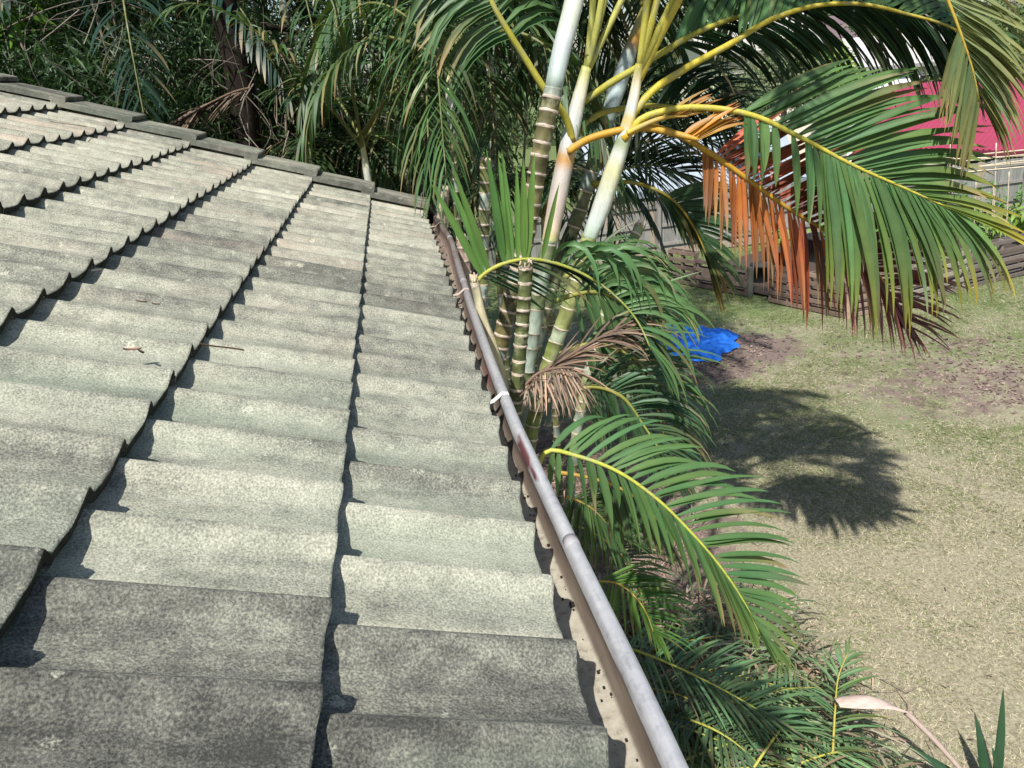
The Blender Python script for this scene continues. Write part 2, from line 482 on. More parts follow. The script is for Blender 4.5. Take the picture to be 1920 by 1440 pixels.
# ------------------------------------------------------------------ the house under the viewer: roof, tiles, gutter
D_ = 0.15                                            # one roll of the tile profile
DU = np.array([math.cos(TH), 0, -math.sin(TH)])      # down the slope
NU = np.array([math.sin(TH), 0, math.cos(TH)])       # out of the slope
EAVE_V, GAUGE = 2.783, 2.2
def roof(u, v, n=0.0):
    """u rolls along the eave, v rolls down the slope, n metres off the tile crests"""
    return CAMP + (-3.996 * D_ + n) * NU + v * D_ * DU + np.array([0, u * D_, 0])
EAVE = roof(0, EAVE_V)
house = empty("house", (0.0, 0.0, 0.0), "house under the viewer, with grey lichened concrete tile roof and metal gutter", "house")
RIDGE_V = EAVE_V - GAUGE * 10.4
rb = MB()
YA, YB = -2.2, 4.80
for (va, vb, off) in ((RIDGE_V, EAVE_V - .5, -.095),):
    a, b = roof(0, va, off), roof(0, vb, off)
    rb.add([(a[0], YA, a[2]), (b[0], YA, b[2]), (b[0], YB, b[2]), (a[0], YB, a[2])], [[0, 1, 2, 3]])
    a2 = a.copy(); b2 = b.copy(); b2[0] = 2 * a[0] - b[0]
    rb.add([(a[0], YA, a[2]), (a[0], YB, a[2]), (b2[0], YB, b2[2]), (b2[0], YA, b2[2])], [[0, 1, 2, 3]])
roof_o = rb.build("roof", M_DARK, house, False)

def roll(t):
    """height of the tile profile at t rolls from a crest"""
    t = np.asarray(t, float)
    t = (t + .5) % 1.0 - .5
    up = np.where(t < 0, np.clip(1 + t / .27, 0, 1), np.clip(1 - t / .20, 0, 1))
    z = .024 * (up * up * (3 - 2 * up))
    return z - .0022 * np.cos((t - .5) * 2 * math.pi) * (up <= 0.02)
def tile_mesh(k):
    r = np.random.default_rng(100 + k); side_t = []
    ts = np.concatenate([np.linspace(-1.83, -1.0, 12)[:-1], np.linspace(-1.0, 0.0, 15)[:-1], np.linspace(0, .2, 5)])
    z = roll(ts) - .024
    z[0] -= .004
    n = len(ts)
    Lh = .385
    jag = r.normal(0, .0011, n); jag = np.convolve(jag, [.25, .5, .25], 'same')
    sl = .031 / .33
    rows = [(-Lh, -sl * Lh, 0), (-.17, -sl * .17, 0), (-.005, -.0003, 0), (-.001, -.0008, .9), (0.0, -.002, 1), (0.0, -.002, 1), (0.0003, -.019, 1), (0.0003, -.019, 1), (-.05, -.019 - sl * .05, 1), (-Lh, -sl * Lh - .012, 0)]
    V = []
    hv = [r.normal(0, .0004, n) for _ in rows]
    hv[5] = hv[4]; hv[7] = hv[6]
    for q, (v, dn, j) in enumerate(rows):
        for i in range(n):
            V.append((v + j * jag[i], ts[i] * D_, z[i] + dn + hv[q][i]))
    Q, nose = [], []
    for a in range(len(rows) - 1):
        if a in (4, 6): continue
        if a == 5:
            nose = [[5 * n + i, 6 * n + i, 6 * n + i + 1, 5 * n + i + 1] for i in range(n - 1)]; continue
        for i in range(n - 1):
            Q.append([a * n + i, (a + 1) * n + i, (a + 1) * n + i + 1, a * n + i + 1])
    for i in (0, n - 1):                      # side walls
        b0 = len(V)
        V += [V[k * n + i] for k in (0, 1, 2, 4, 6, 8, 9)]
        Q += [[b0, b0 + 1, b0 + 5, b0 + 6], [b0 + 1, b0 + 2, b0 + 3, b0 + 5], [b0 + 3, b0 + 4, b0 + 5, b0 + 3][:3] + [b0 + 5]]
        Q.pop()
        Q.append([b0 + 2, b0 + 3, b0 + 4, b0 + 5])
        Q[-2] = [b0 + 1, b0 + 2, b0 + 5, b0 + 6]; Q[-3] = [b0, b0 + 1, b0 + 6, b0 + 6][:3] + [b0 + 6]
        Q = Q[:-3] + [[b0 + 1, b0 + 2, b0 + 5, b0 + 6], [b0 + 2, b0 + 3, b0 + 4, b0 + 5]]
        side_t.append([b0, b0 + 1, b0 + 6])
    # V is in (down slope, along eave, out of slope)
    pan = 1 - np.clip(roll(ts) / .024, 0, 1); cc_ = [(pan[k_ % n] if k_ < len(rows) * n else .3, 0, 0) for k_ in range(len(V))]
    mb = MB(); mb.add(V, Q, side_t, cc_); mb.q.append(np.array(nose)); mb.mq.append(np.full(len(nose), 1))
    me = mb.mesh("roof_tile", [M_TILE, M_TILE_END], True)
    return me
TM = [tile_mesh(k) for k in range(6)]
RB = Matrix(((DU[0], 0, NU[0]), (DU[1], 1, NU[1]), (DU[2], 0, NU[2]))).to_4x4()
def in_frame(p, mx=140):
    q = CR @ (np.asarray(p) - CAMP)
    if q[2] < .05: return False
    x, y = 960 + FPX * q[0] / q[2], 720 + FPX * q[1] / q[2]
    return -mx < x < 1920 + mx and -mx < y < 1440 + mx
for c in range(0, 11):
    v = EAVE_V - GAUGE * c
    off = {0: .40, 1: .45, 2: .51, 3: .38, 4: .47}.get(c, .43)
    for k in range(-2, 20):
        uc = 31.42 - 2 * k + (off - .42)            # crest at the far edge of the tile
        if uc < -8: continue
        if uc > 31.6: continue
        o = bpy.data.objects.new("roof_tile", TM[rnd.randrange(6)])
        COL.objects.link(o)
        jit = Matrix.Rotation(rnd.gauss(0, .0022), 4, 'Z') @ Matrix.Rotation(rnd.gauss(0, .003), 4, 'X') @ Matrix.Rotation(rnd.gauss(0, .0025), 4, 'Y')
        p = roof(uc + rnd.gauss(0, .008), v + rnd.gauss(0, .012), rnd.gauss(0, .0008))
        mm = Matrix.Translation(Vector(p)) @ RB @ jit
        o.matrix_world = mm
        o.parent = roof_o
        am = .50 + rnd.gauss(0, .045)
        if uc < 6.2 and c <= 2: am -= .22
        if uc < 4.2 and c <= 1: am -= .1
        if 5.8 < uc < 8.2 and c in (0, 1): am += .2
        if 9 < uc < 17: am += .09
        if 18 < uc: am += .10
        if c >= 3 and uc < 17: am -= .09
        if c <= 2 and 9 < uc < 20: am -= .05
        green = max(0, min(1, 1.0 - (uc - 3) / 17)) * (0.3 + .7 * rnd.random())
        pink = max(0, min(1, (uc - 8) / 12)) * rnd.random()
        o.color = (max(.12, am), green, pink, 1)
# capping tiles along the gable end
for c in range(0, 10):
    v = EAVE_V - GAUGE * c - .25
    mb = MB()
    Lc, w, th_ = .40, .27, .016
    rs = [(-Lc, -.034), (-.006, 0.0), (0.0, -.003)]
    y0, y1 = 0.0, w
    prof = [(y0, -.032), (y0 + .0, -.004), (y0 + .006, 0), (y1 - .012, .002), (y1, -.006), (y1 + .002, -.17), (y1 - .014, -.17), (y1 - .014, -.02), (y0 + .014, -.018), (y0 + .014, -.032)]
    nP = len(prof)
    V = [(vv, yy + rnd.gauss(0, .0006), nn + dn) for (vv, dn) in rs for (yy, nn) in prof]
    Q = [[a * nP + i, a * nP + (i + 1) % nP, (a + 1) * nP + (i + 1) % nP, (a + 1) * nP + i] for a in range(2) for i in range(nP)]
    for base in (0, 2 * nP):
        Q += [[base + 0, base + 1, base + 8, base + 9], [base + 1, base + 2, base + 3, base + 8], [base + 3, base + 4, base + 7, base + 8], [base + 4, base + 5, base + 6, base + 7]]
    mb.add(V, Q)
    o = bpy.data.objects.new("barge_tile", mb.mesh("barge_tile", M_TILE, False))
    COL.objects.link(o)
    o.matrix_world = Matrix.Translation(Vector(roof(30.85, v + .35, .036))) @ RB @ Matrix.Rotation(rnd.gauss(0, .006), 4, 'Y')
    o.parent = roof_o
    o.color = (.27 + rnd.gauss(0, .05) + (.1 if c < 5 else 0), .5, .5, 1)

# gutter: one swept section, bent a little the way the old metal is
lipY = np.array([-2.0, .0, .64, .815, 1.055, 1.28, 1.625, 2.07, 2.7, 3.5, 3.94, 4.35, 4.90])
lipX = np.array([.240, .240, .239, .235, .226, .219, .209, .209, .216, .236, .247, .232, .205])
ys = np.linspace(-2.0, 4.90, 70)
lx = np.interp(ys, lipY, lipX)
LZ = EAVE[2] - .06
gprof = [(-.125, .02, 0, 0), (-.125, -.042, 0, .4), (-.118, -.047, 0, 1), (-.036, -.050, 0, 1), (-.028, -.0485, 0, .9), (-.023, -.046, 0, .1), (-.0135, -.030, 0.05, 0), (-.0135, -.018, .25, 0), (-.0155, -.006, .55, 0)]
gprof += [(.0 + .0132 * math.cos(a), .0 + .0132 * math.sin(a), 1, 0) for a in np.linspace(math.pi * .93, -math.pi * .55, 9)]
gprof += [(-.006, -.03, .6, 0), (-.009, -.088, .4, 0), (-.12, -.09, .3, 0), (-.13, -.08, 0, 0), (-.13, .02, 0, 0)]
gp = np.array(gprof)
mb = MB()
V, C = [], []
for y, x in zip(ys, lx):
    for (px, pz, a, b) in gprof:
        xx = x + px if px > -.1 else .225 + px
        V.append((xx, y, LZ + pz)); C.append((a, b, 1.0 if -.02 < px < -.005 and pz > -.06 else 0))
n = len(gprof)
Q = [[i * n + j, (i + 1) * n + j, (i + 1) * n + (j + 1) % n, i * n + (j + 1) % n] for i in range(len(ys) - 1) for j in range(n)]
mb.add(V, Q, None, C)
gutter = mb.build("gutter", M_GUT, house)
ge = MB(); xe = lx[-1]
ge.add([(xe - .128, 4.897, LZ - .087), (xe - .008, 4.897, LZ - .087), (xe - .005, 4.897, LZ + .008), (xe - .128, 4.897, LZ + .02),
        (xe - .128, 4.906, LZ - .087), (xe - .008, 4.906, LZ - .087), (xe - .005, 4.906, LZ + .008), (xe - .128, 4.906, LZ + .02)],
       [[0, 1, 2, 3], [7, 6, 5, 4], [0, 3, 7, 4], [3, 2, 6, 7], [1, 5, 6, 2], [0, 4, 5, 1]], None, (.5, 0, 0))
ge.build("end_cap", M_GUT, gutter, False)
for y in (1.80, 2.88, 4.40):
    sb = MB(); x = np.interp(y, lipY, lipX)
    pts = smooth_path([(x - .125, y - .01, LZ + .005), (x - .075, y - .005, LZ - .004), (x - .03, y, LZ - .002), (x - .006, y + .004, LZ + .014), (x + .008, y + .005, LZ + .011)], 10)
    for i in range(len(pts) - 1):
        c_ = (pts[i] + pts[i + 1]) / 2; t_ = unit(pts[i + 1] - pts[i]); s_ = np.array([0, 1.0, 0]); u_ = unit(np.cross(t_, s_)); s_ = np.cross(u_, t_)
        sb.box(c_, (np.linalg.norm(pts[i + 1] - pts[i]) * 1.05, .019, .0022), np.stack([t_, s_, u_], 1), (.62, .6, .56) if y < 2.5 else (.5, .42, .36))
    sb.build("gutter_strap", M_PAINT, gutter, False)
# joins in the gutter lip
for y in (1.12, 3.05, 3.98):
    jb = MB(); x = np.interp(y, lipY, lipX)
    jb.tube([(x, y - .012, LZ), (x, y + .012, LZ)], .0143, 12, (.3, .29, .3)); jb.build("joint_sleeve", M_PAINT, gutter)
# black grit lying in the gutter
mb = MB()
for i in range(260):
    y = RG.uniform(.3, 4.7); x = np.interp(y, lipY, lipX) - RG.choice([.032, .11, RG.uniform(.03, .12)]) + RG.normal(0, .004); s_ = abs(RG.normal(.0007, .0007)) + .0004
    mb.box((x, y, LZ - .048 + s_ * .5), (s_ * 2, s_ * 2.6, s_ * 1.4), None, (.02, .015, .012))
tag(mb.build("gutter_grit", M_VC, None, False), "dark grit and black specks lying along the gutter floor", None, None, "stuff")
# fascia, soffit and wall below
mb = MB(); mb.box((.075, (YA + 4.78) / 2, LZ - .085), (.03, 4.78 - YA, .19), None, (.5, .46, .4)); mb.build("fascia", M_PAINT, house, False)
mb = MB(); mb.box((-.22, (YA + 4.78) / 2, LZ - .19), (.56, 4.78 - YA, .012), None, (.62, .6, .55)); mb.build("soffit", M_PAINT, house, False)
mb = MB()
mb.box((-3.6, 4.55, 1.84), (6.3, .2, 3.68), None, (.5, .45, .38)); mb.box((-.55, 1.15, 1.84), (.2, 6.6, 3.68), None, (.5, .45, .38))
mb.box((-7.0, 1.15, 1.84), (.2, 6.6, 3.68), None, (.5, .45, .38)); mb.box((-3.6, -2.1, 1.84), (6.3, .2, 3.68), None, (.5, .45, .38))
mb.build("wall", M_PAINT, house, False)
mb = MB(); mb.add([(-7.0, 4.6, 3.68), (-.5, 4.6, 3.68), (EAVE[0] - .5, 4.6, EAVE[2] + .05), (roof(0, RIDGE_V)[0], 4.6, roof(0, RIDGE_V)[2] - .12)], [[0, 1, 2, 3]], None, (.5, .45, .38)); mb.build("gable", M_PAINT, house, False)

# dry bits fallen on the roof
def roofbit(name, px, py, L_, w_, ang, col, label, cat, lift=.004, curl=.3):
    r = ray(px, py); t = -(3.996 * D_ + .012) / (r @ NU); p = CAMP + r * t + NU * .008
    a = DU * math.cos(ang) + np.array([0, 1, 0]) * math.sin(ang); b = np.cross(NU, a)
    mb = MB()
    n = 7
    for i in range(n): pass
    ss = np.linspace(-.5, .5, n)
    V = []
    for s_ in ss:
        ww = w_ * (1 - (2 * s_) ** 2) ** .5 * .5 + .0007
        c_ = p + a * s_ * L_ + NU * (lift + curl * L_ * s_ * s_) + b * .12 * L_ * math.sin(3 * s_)
        V += [c_ + b * ww + NU * .002, c_ - NU * .001, c_ - b * ww + NU * .003]
    Q = []
    for i in range(n - 1):
        for k in range(2): Q.append([i * 3 + k, i * 3 + k + 1, i * 3 + k + 4, i * 3 + k + 3])
    mb.add(V, Q, None, col)
    return tag(mb.build(name, M_DEAD), label, cat)
roofbit("dry_leaf", 246, 667, .034, .008, .5, (.36, .2, .16), "curled pinkish brown dry leaf lying on a roof tile near the left edge", "leaf")
roofbit("dry_leaf", 262, 671, .016, .008, -.9, (.05, .035, .03), "small dark crumpled leaf touching the pinkish curled leaf on the roof", "leaf")
roofbit("bark_chip", 263, 575, .022, .004, .05, (.5, .32, .26), "pale pinkish bark chip lying flat on the roof, left of its pair", "bark chip")
roofbit("bark_chip", 291, 580, .018, .003, .3, (.52, .38, .32), "thin buff bark chip on the roof, right of its pair", "bark chip")
roofbit("twig", 415, 663, .085, .0018, .02, (.3, .17, .12), "thin straight brown twig lying along a roll of the tiles", "twig", .006, 0)
roofbit("twig", 127, 245, .17, .003, .75, (.5, .48, .42), "pale dry grass stalk across a course edge high on the roof", "twig", .02, 0)
roofbit("twig", 180, 517, .03, .0015, .9, (.55, .5, .42), "short pale straw lying across a tile roll", "twig", .006, 0)

# ------------------------------------------------------------------ palm building blocks
def leaf_strips(bases, d0, L, w, droop, hint, c0, c1, nseg=6, fold=.25, curl=0.0, cpow=1.6):
    """leaflet blades as folded strips; all arguments per leaflet; returns verts (N, k, 3), quads of one blade, colours"""
    Nn = len(bases)
    bases = np.asarray(bases, float); d = unit(np.asarray(d0, float)); L = np.asarray(L, float)[:, None]; w = np.asarray(w, float)[:, None]
    droop = np.asarray(droop, float)[:, None]
    pts, dirs = [bases], [d]
    p = bases
    for k in range(nseg):
        t = (k + 1) / nseg
        d = unit(d + np.array([0, 0, -1.0]) * droop / nseg * (.35 + 1.5 * t))
        p = p + d * L / nseg
        pts.append(p); dirs.append(d)
    wp = np.interp(np.linspace(0, 1, nseg + 1), [0, .08, .3, .6, .85, 1], [.3, .75, 1, .85, .45, .04])
    V, C = [], []
    for k in range(nseg + 1):
        h = np.asarray(hint, float)
        sd = np.cross(dirs[k], h); sd = unit(sd)
        nn = np.cross(sd, dirs[k])
        if fold is None:
            V += [pts[k] + sd * w * wp[k] * .5, pts[k] - sd * w * wp[k] * .5]
        else:
            V += [pts[k] + sd * w * wp[k] * .5 + nn * w * wp[k] * fold, pts[k], pts[k] - sd * w * wp[k] * .5 + nn * w * wp[k] * fold]
        t = (k / nseg) ** cpow
        cc = c0 * (1 - t) + c1 * t
        C += [cc * 1.0] * (2 if fold is None else 3)
        if fold is not None:
            C[-2] = cc * 1.12
    V = np.stack(V, 1); C = np.stack(C, 1)
    m_ = 2 if fold is None else 3
    Q = [[k * m_ + j, k * m_ + j + 1, (k + 1) * m_ + j + 1, (k + 1) * m_ + j] for k in range(nseg) for j in range(m_ - 1)]
    return V, np.array(Q), C

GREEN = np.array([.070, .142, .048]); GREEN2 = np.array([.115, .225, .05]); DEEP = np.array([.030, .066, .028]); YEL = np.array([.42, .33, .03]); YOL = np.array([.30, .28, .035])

def key(ks, s):
    """interpolates keyed rows [(s, a, b, ...)] at s (array)"""
    ks = [np.array([r[0]] + [x for q in r[1:] for x in np.atleast_1d(q)], float) for r in ks]
    A = np.array(ks); return np.stack([np.interp(s, A[:, 0], A[:, i]) for i in range(1, A.shape[1])], 1)

def frond(parent, pts, n, sides, rad=(.011, .003), rcol=(YEL, YOL), name="frond", individual=False, nseg=6, start=.2, jitter=.05, fold=.25, mat=None, seed=0, label=None, whole=False):
    """one feather leaf: a rachis, with leaflets along it.
    sides: list of dict(k=[(s, dir xyz, length, droop)], w, c0, c1, hint, miss, cj)"""
    r = np.random.default_rng(seed + 900)
    mat = mat or M_LEAF
    rad = (rad[0] * FS, rad[1] * FS)
    path = smooth_path(pts, 44)
    rr = np.interp(np.linspace(0, 1, 44), [0, start, 1], [rad[0] * 1.25, rad[0], rad[1]])
    cc = np.array([rcol[0] * (1 - t) + rcol[1] * t for t in np.linspace(0, 1, 44)])
    mb = MB()
    mb.tube(path, rr, 7, cc, 0)
    allV = []
    for sd in sides:
        s = np.linspace(sd.get("s0", start), sd.get("s1", 1.0), n) + r.normal(0, .25 / n, n)
        s = np.clip(s, 0, 1)
        keep = r.random(n) > sd.get("miss", 0.03)
        s = s[keep]
        kk = key(sd["k"], s)
        base = np.stack([np.interp(s, np.linspace(0, 1, 44), path[:, i]) for i in range(3)], 1)
        d = kk[:, 0:3] + r.normal(0, jitter, (len(s), 3))
        if sd.get("rel"):                         # given as (side, along, up) of the rachis
            T = np.gradient(path, axis=0); T = unit(np.stack([np.interp(s, np.linspace(0, 1, 44), T[:, i]) for i in range(3)], 1))
            S = unit(np.cross(T, np.array([0, 0, 1.0]))); U = np.cross(S, T)
            d = S * d[:, :1] + T * d[:, 1:2] + U * d[:, 2:3]
        L = kk[:, 3] * FS * (1 + r.normal(0, .06, len(s)))
        L *= np.where(r.random(len(s)) < .06, r.uniform(.5, .8, len(s)), 1)
        dr = kk[:, 4] * (1 + r.normal(0, .22, len(s)))
        w = sd["w"] * FS * np.interp(s, [0, .3, .8, 1], [.8, 1, .9, .6]) * (1 + r.normal(0, .12, len(s)))
        ck0 = key(sd["c0"], s) if isinstance(sd["c0"], list) else np.tile(sd["c0"], (len(s), 1))
        ck1 = key(sd["c1"], s) if isinstance(sd["c1"], list) else np.tile(sd["c1"], (len(s), 1))
        j = (1 + r.normal(0, sd.get("cj", .12), (len(s), 1))) * (1 + r.normal(0, .07, (len(s), 1)) * np.array([1.6, .3, -.6]))
        if mat is M_LEAF:                         # dry brown or yellow ends on some of the leaflets
            dry = r.random((len(s), 1)) < sd.get("dry", .22)
            ck1 = np.where(dry, np.array([.30, .22, .11]) * r.uniform(.6, 1.3, (len(s), 1)), ck1)
        hint = np.tile(np.asarray(sd.get("hint", (0, -.5, .85)), float), (len(s), 1)) + r.normal(0, .16, (len(s), 3))
        V, Q, C = leaf_strips(base, d, L, w, dr, hint, ck0 * j, ck1 * j, nseg, fold, cpow=sd.get("cpow", 2.2))
        allV.append((V, Q, C))
    if individual:
        fo = mb.build(name, M_BARK if mat is M_LEAF else mat, parent)
        if label: fo["label"] = label
        for V, Q, C in allV:
            for i in range(len(V)):
                b = MB(); b.add(V[i], Q, None, C[i]); b.build("leaflet", mat, fo)
        return fo
    ms = mat_slots = [M_BARK if mat is M_LEAF else mat, mat]
    if whole:
        for V, Q, C in allV:
            nv = V.shape[1]
            QQ = (Q[None] + (np.arange(len(V)) * nv)[:, None, None]).reshape(-1, 4)
            mb.add(V.reshape(-1, 3), QQ, None, C.reshape(-1, 3), 1)
        fo = mb.build(name, ms, parent)
        if label: fo["label"] = label
        return fo
    fo = mb.build(name, ms[0], parent)
    if label: fo["label"] = label
    lb = MB()
    for V, Q, C in allV:
        nv = V.shape[1]
        QQ = (Q[None] + (np.arange(len(V)) * nv)[:, None, None]).reshape(-1, 4)
        lb.add(V.reshape(-1, 3), QQ, None, C.reshape(-1, 3), 0)
    tag(lb.build("leaflets", mat, fo), None, None, None, "stuff")
    return fo

def trunk(parent, pts, rad, spacing=.055, c=((.10, .12, .04), (.17, .17, .07)), ring=(.50, .41, .33), blotch=(.33, .40, .36), bl=.3, name="trunk", seed=0, n=14, cut=False):
    """ringed cane stem"""
    r = np.random.default_rng(seed); rad = np.atleast_1d(rad) * FS * .78; spacing = spacing * FS
    L0 = np.sum(np.linalg.norm(np.diff(smooth_path(pts, 60), axis=0), axis=1))
    stations, s = [], 0.0
    kinds = []
    while s < L0:
        g = spacing * r.uniform(.75, 1.3)
        base = np.array(c[0]) + (np.array(c[1]) - np.array(c[0])) * r.random()
        if r.random() < bl: base = base * .35 + np.array(blotch) * .65
        for f, k, cc in ((0.0, 1.02, ring), (.0045, 1.065, ring), (.009, 1.05, ring), (.0115, 1.0, base * .75), (.3, .985, base * r.uniform(.85, 1.15)), (.6, .975, base * r.uniform(.7, 1.15)), (.98, 1.0, base * .9)):
            o_ = f if f < .02 else f * g
            stations.append(min(s + o_, L0)); kinds.append((k, cc))
        s += g
    stations = np.array(stations); idx = np.argsort(stations, kind='stable')
    stations = stations[idx]; kinds = [kinds[i] for i in idx]
    path = smooth_path(pts, 200)
    q = np.linspace(0, L0, 200)
    P3 = np.stack([np.interp(stations, q, path[:, i]) for i in range(3)], 1)
    P3 += np.linspace(0, 1e-5, len(P3))[:, None]
    base_r = np.interp(stations, np.linspace(0, L0, len(np.atleast_1d(rad))), np.atleast_1d(rad))
    rr = base_r * np.array([k[0] for k in kinds])
    mb = MB(); mb.tube(P3, rr, n, np.array([k[1] for k in kinds]))
    mb.c[0] *= 1 + r.normal(0, .13, (len(mb.c[0]), 1)); mb.v[0] += r.normal(0, .0011, mb.v[0].shape) * FS
    tr = mb.build(name, M_BARK, parent)
    if cut:
        a = P3[-1]; t_ = unit(P3[-1] - P3[-5])
        cb = MB()
        for j in range(10):
            an = j / 10 * 2 * math.pi
            sx = unit(np.cross(t_, [0, 1, .2])); sy = np.cross(t_, sx)
            p_ = a + (sx * math.cos(an) + sy * math.sin(an)) * base_r[-1] * .72
            cb.tube([p_ - t_ * .01, p_ + t_ * r.uniform(.0, .022)], [base_r[-1] * .42, base_r[-1] * .15], 5, (.46, .36, .27))
        cb.build("cut_end", M_DEAD, tr)
    return tr

def shaft(parent, pts, rad, cols, name="crownshaft", label=None):
    k = 40
    path = smooth_path(pts, k)
    rr = np.interp(np.linspace(0, 1, k), np.linspace(0, 1, len(rad)), rad) * FS * .76
    cc = key([(s, c) for s, c in cols], np.linspace(0, 1, k))
    mb = MB()
    mb.tube(path, rr, 16, cc)
    V = mb.v[0]
    # streaky wax: vary colour round the stem
    ang = np.arange(16) / 16 * 2 * math.pi
    st = 1 + .16 * np.sin(ang * 2 + 1)[None, :] + .10 * np.sin(ang * 5 + np.linspace(0, 2, k)[:, None])
    mb.c[0][:k * 16] *= st.reshape(-1, 1)
    return mb.build(name, M_WAX, parent)
M_WAX = mat_bark2("waxy_sheath", .5, .16, 11.0, (.30, .34, .20), .5)

def ground_under(p, lean=(0.0, 0.0)):
    return np.array([p[0] + lean[0], p[1] + lean[1], 0.0])

def arch(base, az, L, rise, sag, n=7):
    """points of a frond leaving base towards az, rising then sagging"""
    d = np.array([math.cos(az), math.sin(az), 0])
    return [base + d * L * s * (1 - .18 * s) + np.array([0, 0, 1]) * (rise * L * s * 1.6 - sag * L * s * s * 1.6) for s in np.linspace(0, 1, n)]

def auto_frond(parent, base, az, L, rise, sag, n=34, ll=.42, w=.026, c0=GREEN, c1=GREEN, droop=.9, seed=0, nseg=4, fold=None, whole=True, rad=(.011, .003), individual=False, start=.22, cj=.18, rcol=(YEL * .7, YOL * .8), label=None, miss=.04):
    pts = arch(np.asarray(base, float), az, L, rise, sag)
    sides = []
    for sg in (-1, 1):
        sides.append(dict(rel=True, w=w, c0=c0, c1=c1, cj=cj, miss=miss, hint=(0, 0, 1),
                          k=[(start, (sg, .25, .35), ll * .7, droop), (start + .25, (sg, .45, .25), ll, droop), (.8, (sg * .8, .9, .1), ll * .75, droop * .8), (1, (sg * .35, 1, 0), ll * .5, droop * .5)]))
    return frond(parent, pts, n, sides, rad, rcol, individual=individual, nseg=nseg, start=start, fold=fold, seed=seed, whole=whole, label=label)

# ------------------------------------------------------------------ the golden cane palms beside the gutter
WHT = (.50, .535, .52); BLU = (.36, .45, .45); PNK = (.52, .43, .37); ORA = (.46, .22, .03); YLW = (.52, .48, .16); GRN = (.20, .26, .10)

# 1. tall palm with the ringed stem and white sheath that runs out of the top of the picture
p1 = empty("golden_cane_palm", (.12, 3.0, 0), "tall ringed palm nearest the gutter with white sheath running out of the top", "palm", "golden cane palms by the gutter")
A1 = [np.array([.13, 2.95, 0]), P(925, 720, 2.9), P(940, 640, 2.9), P(985, 450, 2.9), P(1018, 260, 2.9), P(1038, 165, 2.92)]
A1[0][0] = A1[1][0] - .06
trunk(p1, A1, [.05, .046, .043, .044, .043], .052, ((.075, .07, .025), (.17, .15, .06)), bl=.25, seed=1)
top1 = np.array([1.08, 3.55, 6.2])
S1 = [P(1037, 170, 2.92), P(1054, 90, 2.95), P(1077, 0, 2.98), P(1077, 0, 2.98) * .72 + top1 * .28 + np.array([-.02, -.04, 0]), top1]
shaft(p1, S1, [.043, .047, .048, .046, .036], [(0, (.3, .38, .34)), (.04, (.38, .45, .42)), (.1, WHT), (.14, (.50, .53, .40)), (.2, WHT), (.3, WHT), (1, BLU)])
cr1 = np.array([1.6, 4.3, 7.2])
sh1 = MB(); sh1.tube(smooth_path([top1, (top1 + cr1) / 2, cr1], 8), np.linspace(.036, .026, 8), 10, (.3, .36, .2)); sh1.build("spear", M_WAX, p1)
for i in range(13):
    az = i * 2.4 + .4
    auto_frond(p1, cr1 - np.array([0, .04, .12 * (i % 3)]), az, 1.75 + .2 * rnd.random(), .5 - .05 * (i % 4), .62, 40, .5, .034, seed=i, nseg=4, start=.16)

FS = 1.5
# 2. palm with pinkish-white sheath, fan of yellow stalks going up
p2 = empty("golden_cane_palm", (.45, 3.1 * FS, 0), "palm with pink and white sheath and orange stalk collar, second stem from the gutter", "palm", "golden cane palms by the gutter")
A2 = [np.array([P(985, 720, 3.1)[0] - .1, 3.1 * FS, 0]), P(985, 720, 3.1), P(1003, 600, 3.1), P(1020, 500, 3.1), P(1030, 455, 3.1)]
trunk(p2, A2, [.05, .046, .042, .042], .085, ((.12, .15, .07), (.16, .2, .1)), ring=(.36, .33, .25), blotch=(.36, .44, .4), bl=.6, seed=2)
S2 = [P(1030, 456, 3.1), P(1046, 370, 3.1), P(1062, 290, 3.1), P(1082, 200, 3.1), P(1100, 125, 3.1)]
shaft(p2, S2, [.043, .049, .047, .04, .026], [(0, (.42, .5, .4)), (.04, YLW), (.08, (.6, .5, .36)), (.2, PNK), (.42, (.5, .46, .42)), (.5, ORA), (.55, (.5, .5, .45)), (.7, WHT), (.85, (.6, .57, .45)), (1, (.42, .42, .12))])
up = dict(rcol=(np.array([.40, .40, .10]), np.array([.36, .34, .05])))
for i, (x, y, yy, ex, ey, ez) in enumerate([(1112, 0, 3.1, -.3, 1.0, 2.3), (1133, 0, 3.12, .1, 1.4, 2.2), (1166, 0, 3.1, .7, 1.5, 1.9), (1128, 0, 3.05, -.5, .9, 2.0)]):
    b = P(1098, 140, 3.1); a = P(x, y, yy); e2 = b + np.array([ex, ey, ez])
    frond(p2, [b, a, a + (a - b) * 1.4 + np.array([ex, ey, 0]) * .12, e2, e2 + np.array([ex * .6, ey * .6, -.25])], 34,
          [dict(rel=True, w=.032, c0=GREEN, c1=GREEN, hint=(0, 0, 1), k=[(.3, (sg, .3, .3), .4, .9), (.6, (sg, .6, .2), .5, 1.0), (1, (sg * .4, 1, 0), .3, .6)]) for sg in (-1, 1)],
          (.011, .003), up["rcol"], seed=40 + i, start=.42, whole=True, nseg=4, fold=None)
